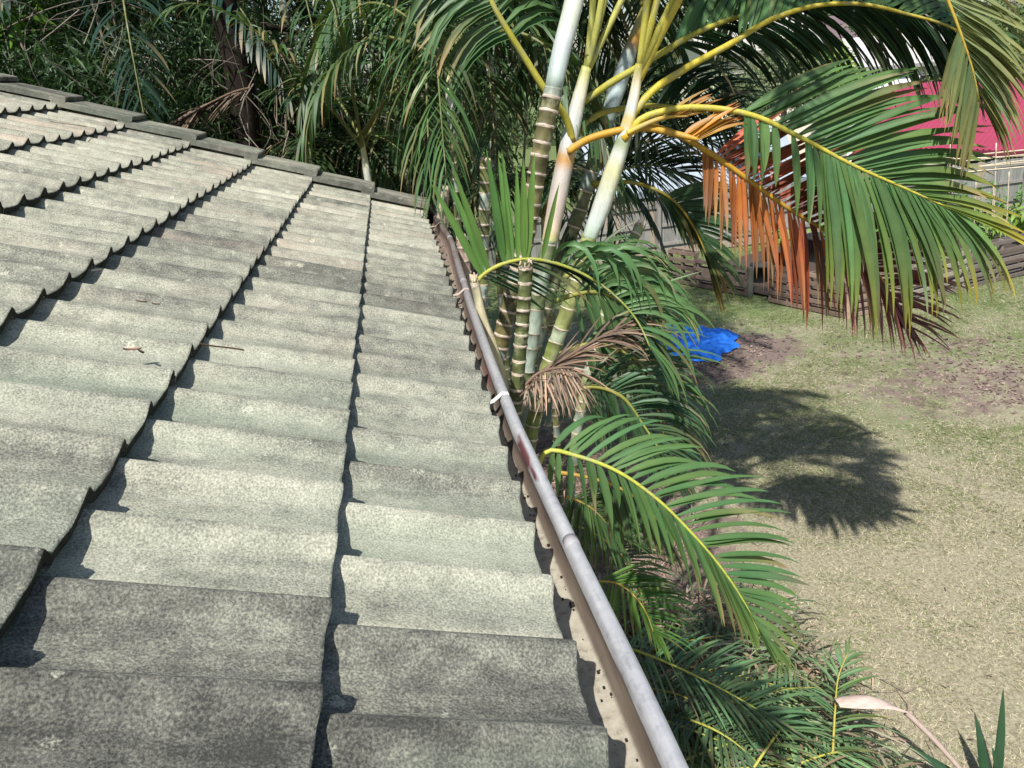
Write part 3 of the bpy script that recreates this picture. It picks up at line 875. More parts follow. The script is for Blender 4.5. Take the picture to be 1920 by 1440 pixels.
# stalk running up-left from the collar, leaflets out of its far half
frond(p2, [P(1074, 265, 3.08), P(1058, 215, 3.05), P(1030, 180, 3.0), P(985, 110, 2.98), P(930, 20, 2.95), P(880, -80, 2.95), P(800, -120, 2.9)], 34,
      [dict(w=.030, c0=GREEN * .9, c1=GREEN * .8, hint=(0, -.7, .6), k=[(.45, (.7, .3, .7), .35, 1.5), (.8, (.3, .1, .6), .42, 2.0), (1, (-.4, 0, .5), .3, 2)]),
       dict(w=.030, c0=GREEN * .9, c1=GREEN * .8, hint=(0, -.7, .6), k=[(.5, (-.9, -.1, -.1), .3, 1.2), (.8, (-.9, 0, -.1), .38, 1.4), (1, (-.9, 0, 0), .3, 1)])],
      (.012, .004), (np.array([.40, .36, .05]), np.array([.36, .34, .05])), seed=47, start=.5, whole=True, nseg=5)
# bare stalk crossing right, low: the orange-collared old one
frond(p2, [P(1066, 285, 3.06), P(1090, 268, 3.04), P(1150, 247, 3.0), P(1200, 240, 2.98), P(1262, 250, 2.95), P(1310, 262, 2.9)], 10,
      [dict(w=.03, c0=np.array([.42, .2, .03]), c1=np.array([.3, .1, .03]), s0=.9, k=[(.9, (.8, -.1, .5), .22, .2), (1, (.8, -.1, .4), .2, .3)])],
      (.0125, .006), (np.array([.50, .27, .03]), np.array([.46, .27, .03])), seed=48, start=.9, whole=True, label="orange stalk crossing to the right")
# F3b: long leaf running right under the top of the picture
frond(p2, [P(1094, 190, 3.12), P(1130, 165, 3.15), P(1210, 118, 3.2), P(1310, 60, 3.25), P(1440, 17, 3.3), P(1560, -6, 3.3), P(1660, -5, 3.25), P(1760, 20, 3.2)], 62,
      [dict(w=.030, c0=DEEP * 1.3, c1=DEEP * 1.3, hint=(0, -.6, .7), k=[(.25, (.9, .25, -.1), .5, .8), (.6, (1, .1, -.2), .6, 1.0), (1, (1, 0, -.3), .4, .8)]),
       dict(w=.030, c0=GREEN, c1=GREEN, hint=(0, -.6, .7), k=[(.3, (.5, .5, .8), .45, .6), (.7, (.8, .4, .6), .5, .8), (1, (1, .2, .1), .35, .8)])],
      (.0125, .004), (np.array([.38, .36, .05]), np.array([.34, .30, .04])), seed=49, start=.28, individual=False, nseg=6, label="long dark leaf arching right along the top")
# stalk to the right that curves over into the low dark leaf with yellow tips (F5)
frond(p2, [P(1078, 255, 3.12), P(1110, 222, 3.2), P(1180, 202, 3.35), P(1260, 200, 3.5), P(1330, 215, 3.6), P(1380, 240, 3.7)], 26,
      [dict(w=.026, c0=DEEP, c1=DEEP, k=[(.45, (.5, .4, -.5), .35, 1), (1, (.8, .2, -.6), .3, 1)]), dict(w=.026, c0=DEEP, c1=DEEP, k=[(.45, (.5, .3, .8), .35, .8), (1, (.8, .2, .3), .3, .8)])],
      (.011, .004), (np.array([.40, .34, .04]), np.array([.3, .27, .04])), seed=50, start=.5, whole=True)

# 3. thinner ringed stem behind, blue-white sheath
p3 = empty("golden_cane_palm", (.75, 3.6 * FS, 0), "ringed green palm with blue-white sheath standing behind the two white-sheathed stems", "palm", "golden cane palms by the gutter")
A3 = [np.array([P(1000, 640, 3.6)[0] - .15, 3.6 * FS, 0]), P(1005, 640, 3.6), P(1048, 500, 3.6), P(1085, 400, 3.6), P(1118, 290, 3.6), P(1138, 225, 3.6)]
trunk(p3, A3, [.05, .046, .044, .043], .095, ((.08, .1, .045), (.15, .17, .075)), bl=.3, seed=3)
shaft(p3, [P(1137, 228, 3.6), P(1158, 165, 3.62), P(1180, 100, 3.65), P(1196, 55, 3.67), P(1215, 0, 3.7)], [.044, .05, .046, .034, .024],
      [(0, (.3, .38, .33)), (.1, (.44, .54, .54)), (.4, (.46, .56, .56)), (.55, (.4, .46, .4)), (.65, ORA), (.8, (.4, .34, .1)), (1, (.35, .33, .08))])
b3 = P(1205, 40, 3.68)
for i in range(6):
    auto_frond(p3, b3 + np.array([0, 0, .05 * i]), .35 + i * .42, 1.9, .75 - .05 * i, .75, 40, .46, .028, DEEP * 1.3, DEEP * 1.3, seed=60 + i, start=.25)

# 4. right-hand palm: white and yellow sheath; carries the big green leaf and the orange dying leaf
p4 = empty("golden_cane_palm", (.9, 3.0 * FS, 0), "palm with white and lemon sheath carrying the big green leaf and orange dying leaf", "palm", "golden cane palms by the gutter")
A4 = [np.array([P(1031, 690, 3.0)[0] - .2, 3.0 * FS, 0]), P(1020, 710, 3.0), P(1036, 660, 3.0), P(1068, 570, 3.0), P(1092, 490, 3.0), P(1104, 448, 3.0)]
trunk(p4, A4, [.042, .041, .04, .041], .07, ((.16, .2, .05), (.25, .27, .1)), ring=(.55, .48, .36), blotch=(.34, .42, .33), bl=.25, seed=4)
shaft(p4, [P(1103, 450, 3.0), P(1125, 395, 3.0), P(1148, 325, 3.0), P(1168, 265, 3.0), P(1187, 190, 3.0), P(1199, 120, 3.0)], [.038, .048, .046, .037, .028, .02],
      [(0, (.3, .4, .28)), (.1, (.5, .58, .52)), (.22, (.50, .52, .47)), (.42, (.50, .50, .28)), (.52, (.50, .52, .47)), (.58, GRN), (.62, WHT), (.7, (.58, .42, .1)), (.76, WHT), (.88, (.62, .55, .42)), (1, (.45, .40, .06))])
# upright stalks
for i, (x, y, ex, ey, ez) in enumerate([(1213, 0, -.2, 1.2, 2.2), (1232, 0, .0, 1.0, 2.3), (1262, 0, .35, 1.3, 2.1)]):
    b = P(1198, 135, 3.0); a = P(x, y, 3.0); e2 = b + np.array([ex, ey, ez])
    frond(p4, [b, a, a + (a - b) * 1.5, e2, e2 + np.array([ex, ey, -.3])], 34,
          [dict(rel=True, w=.032, c0=GREEN, c1=GREEN, hint=(0, 0, 1), k=[(.4, (sg, .3, .3), .4, .9), (.6, (sg, .6, .2), .5, 1.0), (1, (sg * .4, 1, 0), .3, .6)]) for sg in (-1, 1)],
          (.011, .003), (np.array([.44, .40, .06]), np.array([.36, .34, .05])), seed=70 + i, start=.45, whole=True, nseg=4, fold=None)
# F4: leaf that leaves over the top and hangs back into the picture at the far right
frond(p4, [P(1198, 150, 3.0), P(1242, 60, 3.0), P(1290, -30, 2.95), P(1400, -190, 2.85), P(1560, -250, 2.75), P(1700, -140, 2.7), P(1768, -20, 2.68), P(1800, 60, 2.66), P(1826, 140, 2.66), P(1836, 190, 2.66)], 74,
      [dict(w=.027, c0=np.array([.19, .23, .10]), c1=np.array([.26, .25, .08]), hint=(.2, -.8, .5), s0=.64, k=[(.4, (.6, .3, .7), .4, .8), (.62, (1, .1, .3), .44, .7), (.75, (1, -.1, -.25), .44, .5), (1, (.6, -.1, -.8), .3, .4)]),
       dict(w=.022, c0=np.array([.10, .14, .05]), c1=np.array([.2, .2, .06]), hint=(-.2, -.8, .5), s0=.6, s1=.7, miss=.6, k=[(.4, (-.3, .3, .9), .4, .9), (.7, (-.7, .3, .7), .3, .8)]), dict(w=.022, c0=np.array([.12, .15, .05]), c1=np.array([.24, .2, .06]), hint=(-.2, -.8, .5), s0=.86, s1=1, miss=.5, k=[(.8, (-.15, .1, -.9), .25, 1.0), (1, (-.05, 0, -1), .3, .4)])],
      (.012, .003), (np.array([.46, .38, .05]), np.array([.46, .33, .05])), seed=75, start=.4, individual=False, nseg=6, label="pale olive leaf hanging down at the far right")
# F3: dark arching leaf along the top right
frond(p4, [P(1187, 215, 3.0), P(1212, 182, 3.0), P(1280, 132, 3.05), P(1370, 82, 3.1), P(1450, 35, 3.15), P(1540, 9, 3.15), P(1620, 8, 3.1), P(1700, 26, 3.05), P(1780, 50, 3.0), P(1850, 95, 2.95)], 78,
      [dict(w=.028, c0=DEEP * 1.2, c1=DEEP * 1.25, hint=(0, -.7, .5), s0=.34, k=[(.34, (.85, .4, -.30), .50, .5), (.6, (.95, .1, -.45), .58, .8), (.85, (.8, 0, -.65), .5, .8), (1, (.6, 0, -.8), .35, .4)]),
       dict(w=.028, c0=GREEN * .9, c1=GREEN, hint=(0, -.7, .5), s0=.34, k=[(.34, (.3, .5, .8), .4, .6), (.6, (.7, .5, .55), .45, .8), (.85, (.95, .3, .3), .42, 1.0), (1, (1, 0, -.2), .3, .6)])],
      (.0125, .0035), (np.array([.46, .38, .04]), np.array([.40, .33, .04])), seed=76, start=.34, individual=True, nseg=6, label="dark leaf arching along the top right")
# F1: the big green leaf
gt = [(.2, GREEN * .95), (.55, GREEN), (.8, GREEN * 1.1), (1, np.array([.12, .17, .03]))]
frond(p4, [P(1178, 248, 3.0), P(1200, 225, 2.98), P(1250, 207, 2.96), P(1340, 203, 2.92), P(1410, 216, 2.88), P(1500, 257, 2.84), P(1600, 310, 2.8), P(1690, 350, 2.76), P(1790, 395, 2.72)], 46,
      [dict(w=.036, c0=gt, c1=[(.2, GREEN * 1.1), (.6, np.array([.10, .19, .04])), (1, np.array([.42, .28, .03]))], hint=(-.25, -.75, .62), s0=.32, miss=.02, cpow=3.0, cj=.14,
            k=[(.32, (.9, .1, .42), .40, .15), (.45, (.95, 0, .43), .56, .22), (.6, (1, -.1, .36), .60, .35), (.75, (1, -.1, .18), .48, .5), (.88, (1, -.1, -.12), .42, .4), (1, (.9, -.1, -.35), .4, .3)]),
       dict(w=.036, c0=GREEN * 1.1, c1=np.array([.10, .16, .04]), hint=(.1, -.9, .3), s0=.34, s1=.58, miss=.84, cpow=3.2, cj=.14, k=[(.3, (.0, -.15, -.9), .2, 1.2), (.54, (.1, -.2, -.95), .34, 1.2)]),
       dict(w=.038, c0=[(.2, GREEN * 1.15), (1, GREEN * 1.35)], c1=[(.2, np.array([.12, .2, .04])), (.7, np.array([.22, .24, .04])), (1, np.array([.42, .28, .02]))], hint=(.1, -.9, .3), s0=.57, miss=.08, cpow=3.2, cj=.14,
            k=[(.5, (.12, -.2, -.95), .36, 1.2), (.56, (.16, -.2, -.95), .60, 1.3), (.7, (.36, -.2, -.85), .66, 1.4), (.85, (.55, -.1, -.75), .56, 1.2), (1, (.75, -.1, -.55), .46, .6)])],
      (.0115, .003), (np.array([.46, .40, .05]), np.array([.44, .40, .05])), seed=77, start=.32, individual=True, nseg=7, label="big glossy green leaf with drooping fringe", jitter=.035)
# F2: orange dying leaf
OR1 = np.array([.40, .13, .025]); RED = np.array([.24, .062, .035]); MAR = np.array([.10, .022, .03])
frond(p4, [P(1168, 262, 2.98), P(1195, 240, 2.98), P(1258, 248, 2.98), P(1330, 286, 2.98), P(1400, 335, 2.98), P(1480, 392, 2.98), P(1560, 440, 2.98), P(1620, 482, 2.98), P(1662, 540, 2.98), P(1676, 600, 2.98)], 84,
      [dict(w=.021, cj=.25, c0=[(.22, OR1), (.42, OR1 * .9), (.55, RED * 1.1), (.72, MAR * 1.5), (1, MAR)], c1=[(.25, np.array([.33, .17, .12])), (.55, RED), (.8, np.array([.2, .12, .11])), (1, MAR)], hint=(.1, -.9, .3), s0=.22, cpow=1.7,
            k=[(.22, (.0, 0, -1), .24, .9), (.32, (.1, 0, -1), .36, .9), (.45, (.15, -.05, -1), .44, .9), (.65, (.25, -.05, -.95), .46, .8), (.85, (.45, 0, -.85), .40, .6), (1, (.7, 0, -.6), .3, .4)]),
       dict(w=.021, cj=.25, c0=[(.25, RED * 1.4), (.6, RED), (1, MAR)], c1=[(.25, RED * 1.1), (.6, MAR * 1.5), (1, MAR)], hint=(-.2, -.8, .5), s0=.26,
            k=[(.26, (.88, .12, .46), .44, .1), (.45, (.95, .1, .38), .54, .15), (.7, (1, .05, .12), .52, .3), (1, (.9, 0, -.35), .36, .3)])],
      (.0125, .003), (np.array([.52, .33, .03]), np.array([.42, .18, .03])), seed=78, start=.22, individual=True, nseg=6, jitter=.085, label="dying leaf turned orange and maroon")
# little dry orange leaf between
frond(p4, [P(1176, 250, 2.97), P(1200, 238, 2.96), P(1240, 222, 2.95), P(1290, 218, 2.94)], 9,
      [dict(w=.02, c0=np.array([.35, .2, .05]), c1=np.array([.25, .12, .04]), s0=.55, k=[(.55, (.8, 0, .45), .2, .1), (1, (1, 0, .2), .16, .2)])], (.009, .003), (np.array([.5, .36, .05]), np.array([.4, .25, .05])), seed=79, start=.55, whole=True)
# F5: low leaf to the right, yellow tipped
frond(p4, [P(1110, 345, 3.5), P(1150, 340, 3.5), P(1215, 350, 3.5), P(1265, 378, 3.48), P(1300, 425, 3.45), P(1325, 480, 3.42)], 58,
      [dict(w=.024, c0=DEEP * 1.7, c1=[(.2, GREEN), (.6, np.array([.16, .18, .03])), (1, np.array([.38, .2, .03]))], hint=(.2, -.8, .4), s0=.42, cpow=2.2,
            k=[(.15, (.5, .2, -.3), .2, 1.0), (.5, (.62, 0, -.6), .34, .9), (.8, (.55, -.1, -.85), .36, .7), (1, (.3, -.1, -1), .32, .3)]),
       dict(w=.024, c0=DEEP * 1.5, c1=GREEN, hint=(.2, -.8, .4), s0=.5, miss=.3, k=[(.15, (.8, .3, .5), .24, .2), (.5, (.9, .2, .2), .34, .3), (.8, (.9, .1, -.3), .36, .5), (1, (.5, 0, -.9), .3, .3)])],
      (.010, .003), (np.array([.3, .28, .03]), np.array([.3, .2, .03])), seed=80, start=.15, individual=True, nseg=6, label="low dark leaf with yellowing tips")

# fine dark leaves behind, in front of the pale shed
for i, pts in enumerate([[P(1110, 330, 3.7), P(1160, 290, 3.8), P(1230, 262, 3.9), P(1310, 258, 4.0), P(1390, 285, 4.0)], [P(1120, 240, 3.7), P(1180, 180, 3.8), P(1260, 150, 3.9), P(1340, 155, 4.0), P(1400, 180, 4.0)], [P(1105, 360, 3.7), P(1150, 325, 3.75), P(1210, 310, 3.8), P(1280, 325, 3.9)]]):
    frond(p3, pts, 40, [dict(w=.014, c0=DEEP * .9, c1=DEEP * 1.1, hint=(0, -.6, .6), s0=.1, k=[(.1, (.5, .1, .8), .3, .5), (.5, (.9, .1, .5), .36, .6), (1, (1, 0, 0), .3, .5)]),
                        dict(w=.014, c0=DEEP * .9, c1=DEEP * 1.1, hint=(0, -.6, .6), s0=.1, k=[(.1, (.4, .1, -.6), .24, .5), (.5, (.8, .1, -.5), .32, .5), (1, (.9, 0, -.3), .28, .4)])],
          (.008, .003), (np.array([.16, .16, .04]), np.array([.1, .12, .03])), seed=120 + i, start=.1, nseg=5, whole=True, fold=None)
FS = 1.0
# 5-8. cut stems standing by the gutter
def cut_stem(pts, rad, label, seed, sp=.055, c=((.09, .11, .04), (.16, .17, .06)), bl=.2, ring=(.5, .42, .33)):
    t = empty("palm_stump", (pts[0][0], pts[0][1], 0), label, "palm stump", "cut palm stumps beside the gutter")
    trunk(t, pts, rad, sp, c, ring, bl=bl, seed=seed, cut=True); return t
def down(p, lean=0.0): return np.array([p[0] + lean, p[1], 0.0])
q = P(966, 760, 2.6)
st1 = cut_stem([down(q, -.05), q, P(975, 660, 2.6), P(983, 560, 2.6), P(986, 495, 2.6)], [.037, .034, .032, .031], "green ringed cut stem rising just outside the gutter lip", 21, .05, ((.05, .068, .022), (.10, .115, .04)), .05)
q = P(906, 480, 4.5)
cut_stem([down(q), q, P(908, 400, 4.5), P(911, 300, 4.5)], [.05, .042, .042], "ringed cut stem with flat sawn top behind the upright leaflets", 22, .075)
q = P(828, 420, 4.6)
cut_stem([down(q), q, P(829, 390, 4.6), P(832, 352, 4.6)], [.05, .046, .046], "short pale barked stump at the far end of the gutter", 23, .06, ((.36, .29, .22), (.42, .34, .27)), 0)
q = P(1140, 570, 3.7)
cut_stem([down(q, -.2), q, P(1165, 500, 3.7), P(1182, 460, 3.7), P(1201, 422, 3.72)], [.045, .04, .036, .034], "leaning green cut stem with dark end in front of the timber fence", 24, .06, ((.14, .2, .07), (.24, .27, .12)))
q = P(868, 470, 4.2) + np.array([.02, 0, -.3])
cut_stem([down(q), q, P(868, 470, 4.2), P(865, 446, 4.2)], [.05, .045, .036], "split pinkish stump just outside the bend of the gutter", 25, .06, ((.4, .3, .24), (.46, .34, .28)), 0)
q = P(898, 560, 2.62) + np.array([.05, 0, -.25])
st6 = cut_stem([down(q), q, P(896, 560, 2.62), P(889, 522, 2.62)], [.03, .026, .02], "cream cut stalk touching the gutter lip below the upright leaflets", 26, .2, ((.5, .45, .28), (.55, .5, .33)), 0)

# F6: bright leaf with upright leaflets at the gutter
frond(st6, [P(889, 535, 2.62), P(905, 516, 2.62), P(935, 498, 2.62), P(985, 486, 2.62), P(1050, 496, 2.62), P(1105, 520, 2.6), P(1155, 556, 2.58), P(1195, 602, 2.55), P(1218, 650, 2.5)], 42,
      [dict(w=.030, c0=GREEN2 * .95, c1=GREEN2, hint=(.1, -.95, .1), s0=.04, s1=.34, miss=.66, cj=.1,
            k=[(.04, (-.34, .0, 1), .34, .15), (.12, (-.16, 0, 1), .37, .12), (.24, (.06, 0, 1), .36, .15), (.34, (.22, 0, 1), .27, .3)]),
       dict(w=.024, c0=GREEN * 1.2, c1=GREEN * 1.2, hint=(.3, -.9, .2), s0=.36, miss=.3, cj=.15,
            k=[(.36, (.25, -.15, .8), .36, 4.2), (.6, (.55, -.15, .65), .38, 3.4), (.8, (.8, -.1, .3), .36, 2.2), (1, (.6, 0, -.6), .28, 1.0)]),
       dict(w=.022, c0=DEEP * 1.4, c1=GREEN, hint=(0, -.3, .95), s0=.04, k=[(.04, (.9, .2, -.5), .3, .3), (.3, (1, .2, -.35), .38, .6), (.6, (.8, 0, -.4), .36, 1.0), (.85, (.6, -.1, -.7), .32, 1.0), (1, (.5, -.1, -.9), .25, .5)])],
      (.008, .003), (np.array([.36, .36, .05]), np.array([.2, .25, .05])), seed=81, start=.04, individual=True, nseg=8, label="bright leaf with leaflets standing upright beside the gutter", jitter=.04)
# dense drooping leaves filling the clump lower right
F8 = [([P(1040, 565, 2.9), P(1100, 548, 2.9), P(1150, 558, 2.95), P(1185, 590, 3.0), P(1205, 640, 3.0)], 82, GREEN),
      ([P(1050, 665, 2.8), P(1110, 645, 2.8), P(1170, 660, 2.8), P(1220, 705, 2.8), P(1255, 770, 2.75)], 83, GREEN * .9),
      ([P(1060, 520, 3.3), P(1120, 485, 3.3), P(1170, 495, 3.35), P(1205, 540, 3.4)], 84, GREEN * .8),
      ([P(1060, 745, 2.7), P(1110, 725, 2.7), P(1160, 740, 2.68), P(1205, 795, 2.66), P(1240, 850, 2.6)], 85, DEEP * 1.5)]
for pts, sd, c in F8:
    frond(p4 if sd % 2 else p3, pts, 34,
          [dict(w=.017, c0=c, c1=c * 1.25, hint=(0, -.5, .8), k=[(.2, (.5, 0, .7), .3, 1.2), (.5, (.85, -.05, .4), .36, 1.4), (.8, (1, -.1, 0), .34, 1.3), (1, (.8, 0, -.5), .26, .6)]),
           dict(w=.017, c0=c * .9, c1=c * 1.2, hint=(.2, -.7, .5), k=[(.2, (.2, -.1, -.8), .3, .8), (.5, (.35, -.1, -.85), .4, .8), (.8, (.5, -.1, -.8), .38, .6), (1, (.6, 0, -.7), .3, .5)])],
          (.010, .003), (np.array([.26, .26, .05]), np.array([.2, .22, .05])), seed=sd, start=.16, individual=False, nseg=6, jitter=.09)

# 9. palm hidden below the gutter whose big leaf spreads over the lawn (F7)
p7 = empty("golden_cane_palm", (.42, 2.0, 0), "low palm below the gutter with one broad green leaf spread over the lawn", "palm", "golden cane palms by the gutter")
q7 = P(1000, 850, 2.15)
trunk(p7, [np.array([.36, 2.1, 0]), np.array([.38, 2.15, 1.5]), np.array([.36, 2.18, 3.0]), q7 - np.array([0, 0, .06])], [.045, .04, .032, .02], .08, seed=31)
frond(p7, [q7 - np.array([0, 0, .1]), P(1026, 846, 2.15), P(1085, 856, 2.13), P(1150, 880, 2.1), P(1225, 930, 2.06), P(1290, 992, 2.02), P(1345, 1055, 1.98), P(1390, 1120, 1.94), P(1425, 1190, 1.9)], 38,
      [dict(w=.0265, c0=GREEN * 1.1, c1=[(0, GREEN * 1.2), (.7, GREEN * 1.2), (1, np.array([.13, .2, .04]))], hint=(-.35, -.5, .8), s0=.1, miss=.015, cj=.08,
            k=[(.1, (.7, .5, .55), .26, .7), (.25, (.95, .25, .42), .33, .7), (.45, (1, .12, .22), .37, .6), (.65, (1, .05, .03), .36, .4), (.85, (.95, 0, -.35), .28, .4), (1, (.7, -.1, -.8), .2, .3)]),
       dict(w=.0265, c0=GREEN * 1.1, c1=[(0, GREEN), (1, np.array([.13, .2, .04]))], hint=(.35, -.6, .6), s0=.12, miss=.04, cj=.1,
            k=[(.12, (-.15, -.2, -.8), .15, .5), (.3, (.25, -.3, -.75), .24, .7), (.5, (.32, -.3, -.85), .34, .6), (.75, (.38, -.25, -.85), .34, .5), (1, (.5, -.2, -.85), .2, .3)])],
      (.0075, .0025), (np.array([.42, .44, .06]), np.array([.36, .40, .06])), seed=87, start=.1, individual=True, nseg=7, label="broad green leaf spread out over the lawn", jitter=.028)
frond(p7, [P(1040, 885, 2.5), P(1110, 897, 2.5), P(1180, 925, 2.5), P(1240, 990, 2.5)], 26,
      [dict(w=.02, c0=DEEP * 1.5, c1=GREEN, k=[(.3, (.2, -.1, -.8), .3, .9), (1, (.4, -.1, -.8), .25, .5)])], (.007, .003), (np.array([.42, .26, .05]), np.array([.35, .25, .05])), seed=88, start=.3)
# shaded leaves low against the wall
for i, (pts, c) in enumerate([([P(1080, 985, 3.4), P(1130, 1010, 3.4), P(1180, 1060, 3.35), P(1210, 1110, 3.3)], np.array([.08, .13, .05])),
                              ([P(1110, 1090, 2.9), P(1160, 1095, 2.9), P(1200, 1130, 2.85), P(1225, 1185, 2.8)], np.array([.07, .15, .03])),
                              ([P(1060, 930, 3.0), P(1105, 950, 3.0), P(1150, 1000, 3.0)], np.array([.05, .1, .03]))]):
    frond(p7, pts, 26, [dict(w=.017, c0=c, c1=c * 1.3, hint=(0, -.4, .9), k=[(.1, (1, .1, .3), .3, .7), (.6, (1, 0, 0), .34, .7), (1, (.8, -.1, -.5), .25, .4)]),
                        dict(w=.017, c0=c, c1=c * 1.2, hint=(0, -.4, .9), k=[(.1, (-.4, -.2, -.6), .2, .6), (.6, (.3, -.2, -.8), .3, .6), (1, (.5, -.1, -.8), .22, .4)])],
          (.006, .002), (np.array([.38, .27, .05]), np.array([.3, .25, .05])), seed=90 + i, start=.1, nseg=5)

# dead brown leaves caught in the clump
BRN = np.array([.17, .115, .08]); BRN2 = np.array([.27, .19, .135])
dl = empty("dead_palm_leaf", P(985, 715, 2.65), "dry brown palm leaf caught across the clump, its stalk pointing up right", "palm leaf")
frond(dl, [P(1000, 712, 2.66), P(1050, 678, 2.64), P(1095, 650, 2.62), P(1140, 625, 2.6), P(1190, 600, 2.58)], 36,
      [dict(w=.009, c0=BRN, c1=BRN2, cj=.35, hint=(0, -.8, .4), k=[(.2, (.9, -.05, .45), .17, .15), (.6, (.95, -.05, .35), .18, .3), (1, (1, 0, .1), .15, .4)]),
       dict(w=.009, c0=BRN, c1=BRN2, cj=.25, hint=(0, -.8, .4), k=[(.2, (.9, -.05, .3), .2, .4), (.6, (1, -.05, .1), .22, .7), (1, (1, 0, 0), .16, .8)])],
      (.008, .003), (BRN, BRN * .8), mat=M_DEAD, seed=95, start=.1, nseg=6, name="dead_frond", jitter=.2)
dh = empty("dead_palm_leaf", P(1045, 700, 2.6), "bunch of tan dead leaflets hanging below the dry stalk", "palm leaf")
frond(dh, [P(985, 722, 2.6), P(1010, 700, 2.6), P(1045, 690, 2.6), P(1075, 690, 2.6)], 90,
      [dict(w=.0075, c0=BRN2, c1=BRN2 * 1.15, cj=.38, hint=(0, -.9, .2), k=[(0, (.2, -.1, -.5), .1, .3), (.5, (.3, -.2, -.9), .19, .4), (1, (.55, -.2, -.9), .21, .3)])],
      (.007, .005), (BRN, BRN), mat=M_DEAD, seed=96, start=.0, nseg=5, name="dead_frond", jitter=.42)

# ------------------------------------------------------------------ vegetation behind the roof
def simple_palm(x, y, h, label, group, nf=9, L=1.9, ll=.42, w=.028, c=GREEN, seed=0, lean=(0, 0), rise=.75, sag=.8, r0=.045, shaftcol=WHT, droop=1.0, az0=0.0, spread=2.4, nl=34, bark=((.08, .09, .035), (.15, .15, .06)), n0=GREEN):
    t = empty("cane_palm", (x, y, 0), label, "palm", group)
    r = random.Random(seed)
    top = np.array([x + lean[0], y + lean[1], h])
    trunk(t, [np.array([x, y, 0]), np.array([x + lean[0] * .4, y + lean[1] * .4, h * .55]), top], [r0 * 1.1, r0, r0 * .9], .09, bark, seed=seed, n=10)
    ct = top + np.array([lean[0] * .1, 0, .5])
    shaft(t, [top - np.array([0, 0, .01]), (top + ct) / 2, ct], [r0 * .95, r0 * 1.05, r0 * .55], [(0, (.3, .36, .28)), (.3, shaftcol), (.8, (.5, .46, .2)), (1, (.42, .36, .06))])
    for i in range(nf):
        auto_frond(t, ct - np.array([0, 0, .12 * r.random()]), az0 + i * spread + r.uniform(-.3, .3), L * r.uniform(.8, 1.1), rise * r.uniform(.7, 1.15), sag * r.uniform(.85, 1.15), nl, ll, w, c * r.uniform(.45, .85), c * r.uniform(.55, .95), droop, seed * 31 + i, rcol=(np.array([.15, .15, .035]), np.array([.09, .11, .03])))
    return t
gB = "palms behind the roof"
a = P(705, 335, 6.2)
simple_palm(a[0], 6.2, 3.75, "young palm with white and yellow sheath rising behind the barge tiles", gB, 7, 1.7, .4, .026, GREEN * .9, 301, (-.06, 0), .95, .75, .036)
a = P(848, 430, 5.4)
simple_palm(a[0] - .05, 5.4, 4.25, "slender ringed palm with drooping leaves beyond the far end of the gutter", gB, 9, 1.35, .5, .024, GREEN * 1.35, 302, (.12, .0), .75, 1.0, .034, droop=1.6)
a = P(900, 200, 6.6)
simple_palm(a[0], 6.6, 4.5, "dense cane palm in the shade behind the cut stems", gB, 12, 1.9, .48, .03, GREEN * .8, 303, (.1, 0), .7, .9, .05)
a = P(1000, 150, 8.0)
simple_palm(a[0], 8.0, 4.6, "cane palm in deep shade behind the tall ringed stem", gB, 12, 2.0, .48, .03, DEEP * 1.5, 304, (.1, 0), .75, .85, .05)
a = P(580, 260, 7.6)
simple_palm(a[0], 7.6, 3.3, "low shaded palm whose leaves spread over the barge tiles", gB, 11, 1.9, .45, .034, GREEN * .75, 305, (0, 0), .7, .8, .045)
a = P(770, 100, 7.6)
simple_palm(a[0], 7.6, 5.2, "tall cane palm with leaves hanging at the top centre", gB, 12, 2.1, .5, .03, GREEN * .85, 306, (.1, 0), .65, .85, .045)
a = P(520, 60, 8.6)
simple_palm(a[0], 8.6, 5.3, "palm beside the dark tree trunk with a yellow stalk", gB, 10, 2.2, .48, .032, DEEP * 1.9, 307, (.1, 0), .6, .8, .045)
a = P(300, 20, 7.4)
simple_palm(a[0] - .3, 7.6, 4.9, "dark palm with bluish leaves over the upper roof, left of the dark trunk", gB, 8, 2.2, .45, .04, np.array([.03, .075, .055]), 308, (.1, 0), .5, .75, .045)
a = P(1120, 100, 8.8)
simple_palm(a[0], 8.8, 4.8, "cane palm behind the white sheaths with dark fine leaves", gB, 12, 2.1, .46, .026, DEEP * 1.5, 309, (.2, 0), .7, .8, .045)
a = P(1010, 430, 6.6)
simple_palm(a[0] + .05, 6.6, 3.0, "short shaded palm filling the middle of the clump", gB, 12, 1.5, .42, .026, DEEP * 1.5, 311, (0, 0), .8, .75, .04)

def tube_tree(name, pts, rads, col, label, cat, branches=(), group=None, mat=None):
    t = empty(name, (pts[0][0], pts[0][1], 0), label, cat, group)
    mb = MB(); pa = smooth_path(pts, 26); mb.tube(pa, np.interp(np.linspace(0, 1, 26), np.linspace(0, 1, len(rads)), rads), 12, col)
    for bp, br in branches:
        mb.tube(smooth_path(bp, 12), np.linspace(br, br * .3, 12), 7, col)
    mb.build("trunk", mat or M_ROUGHBARK, t); return t

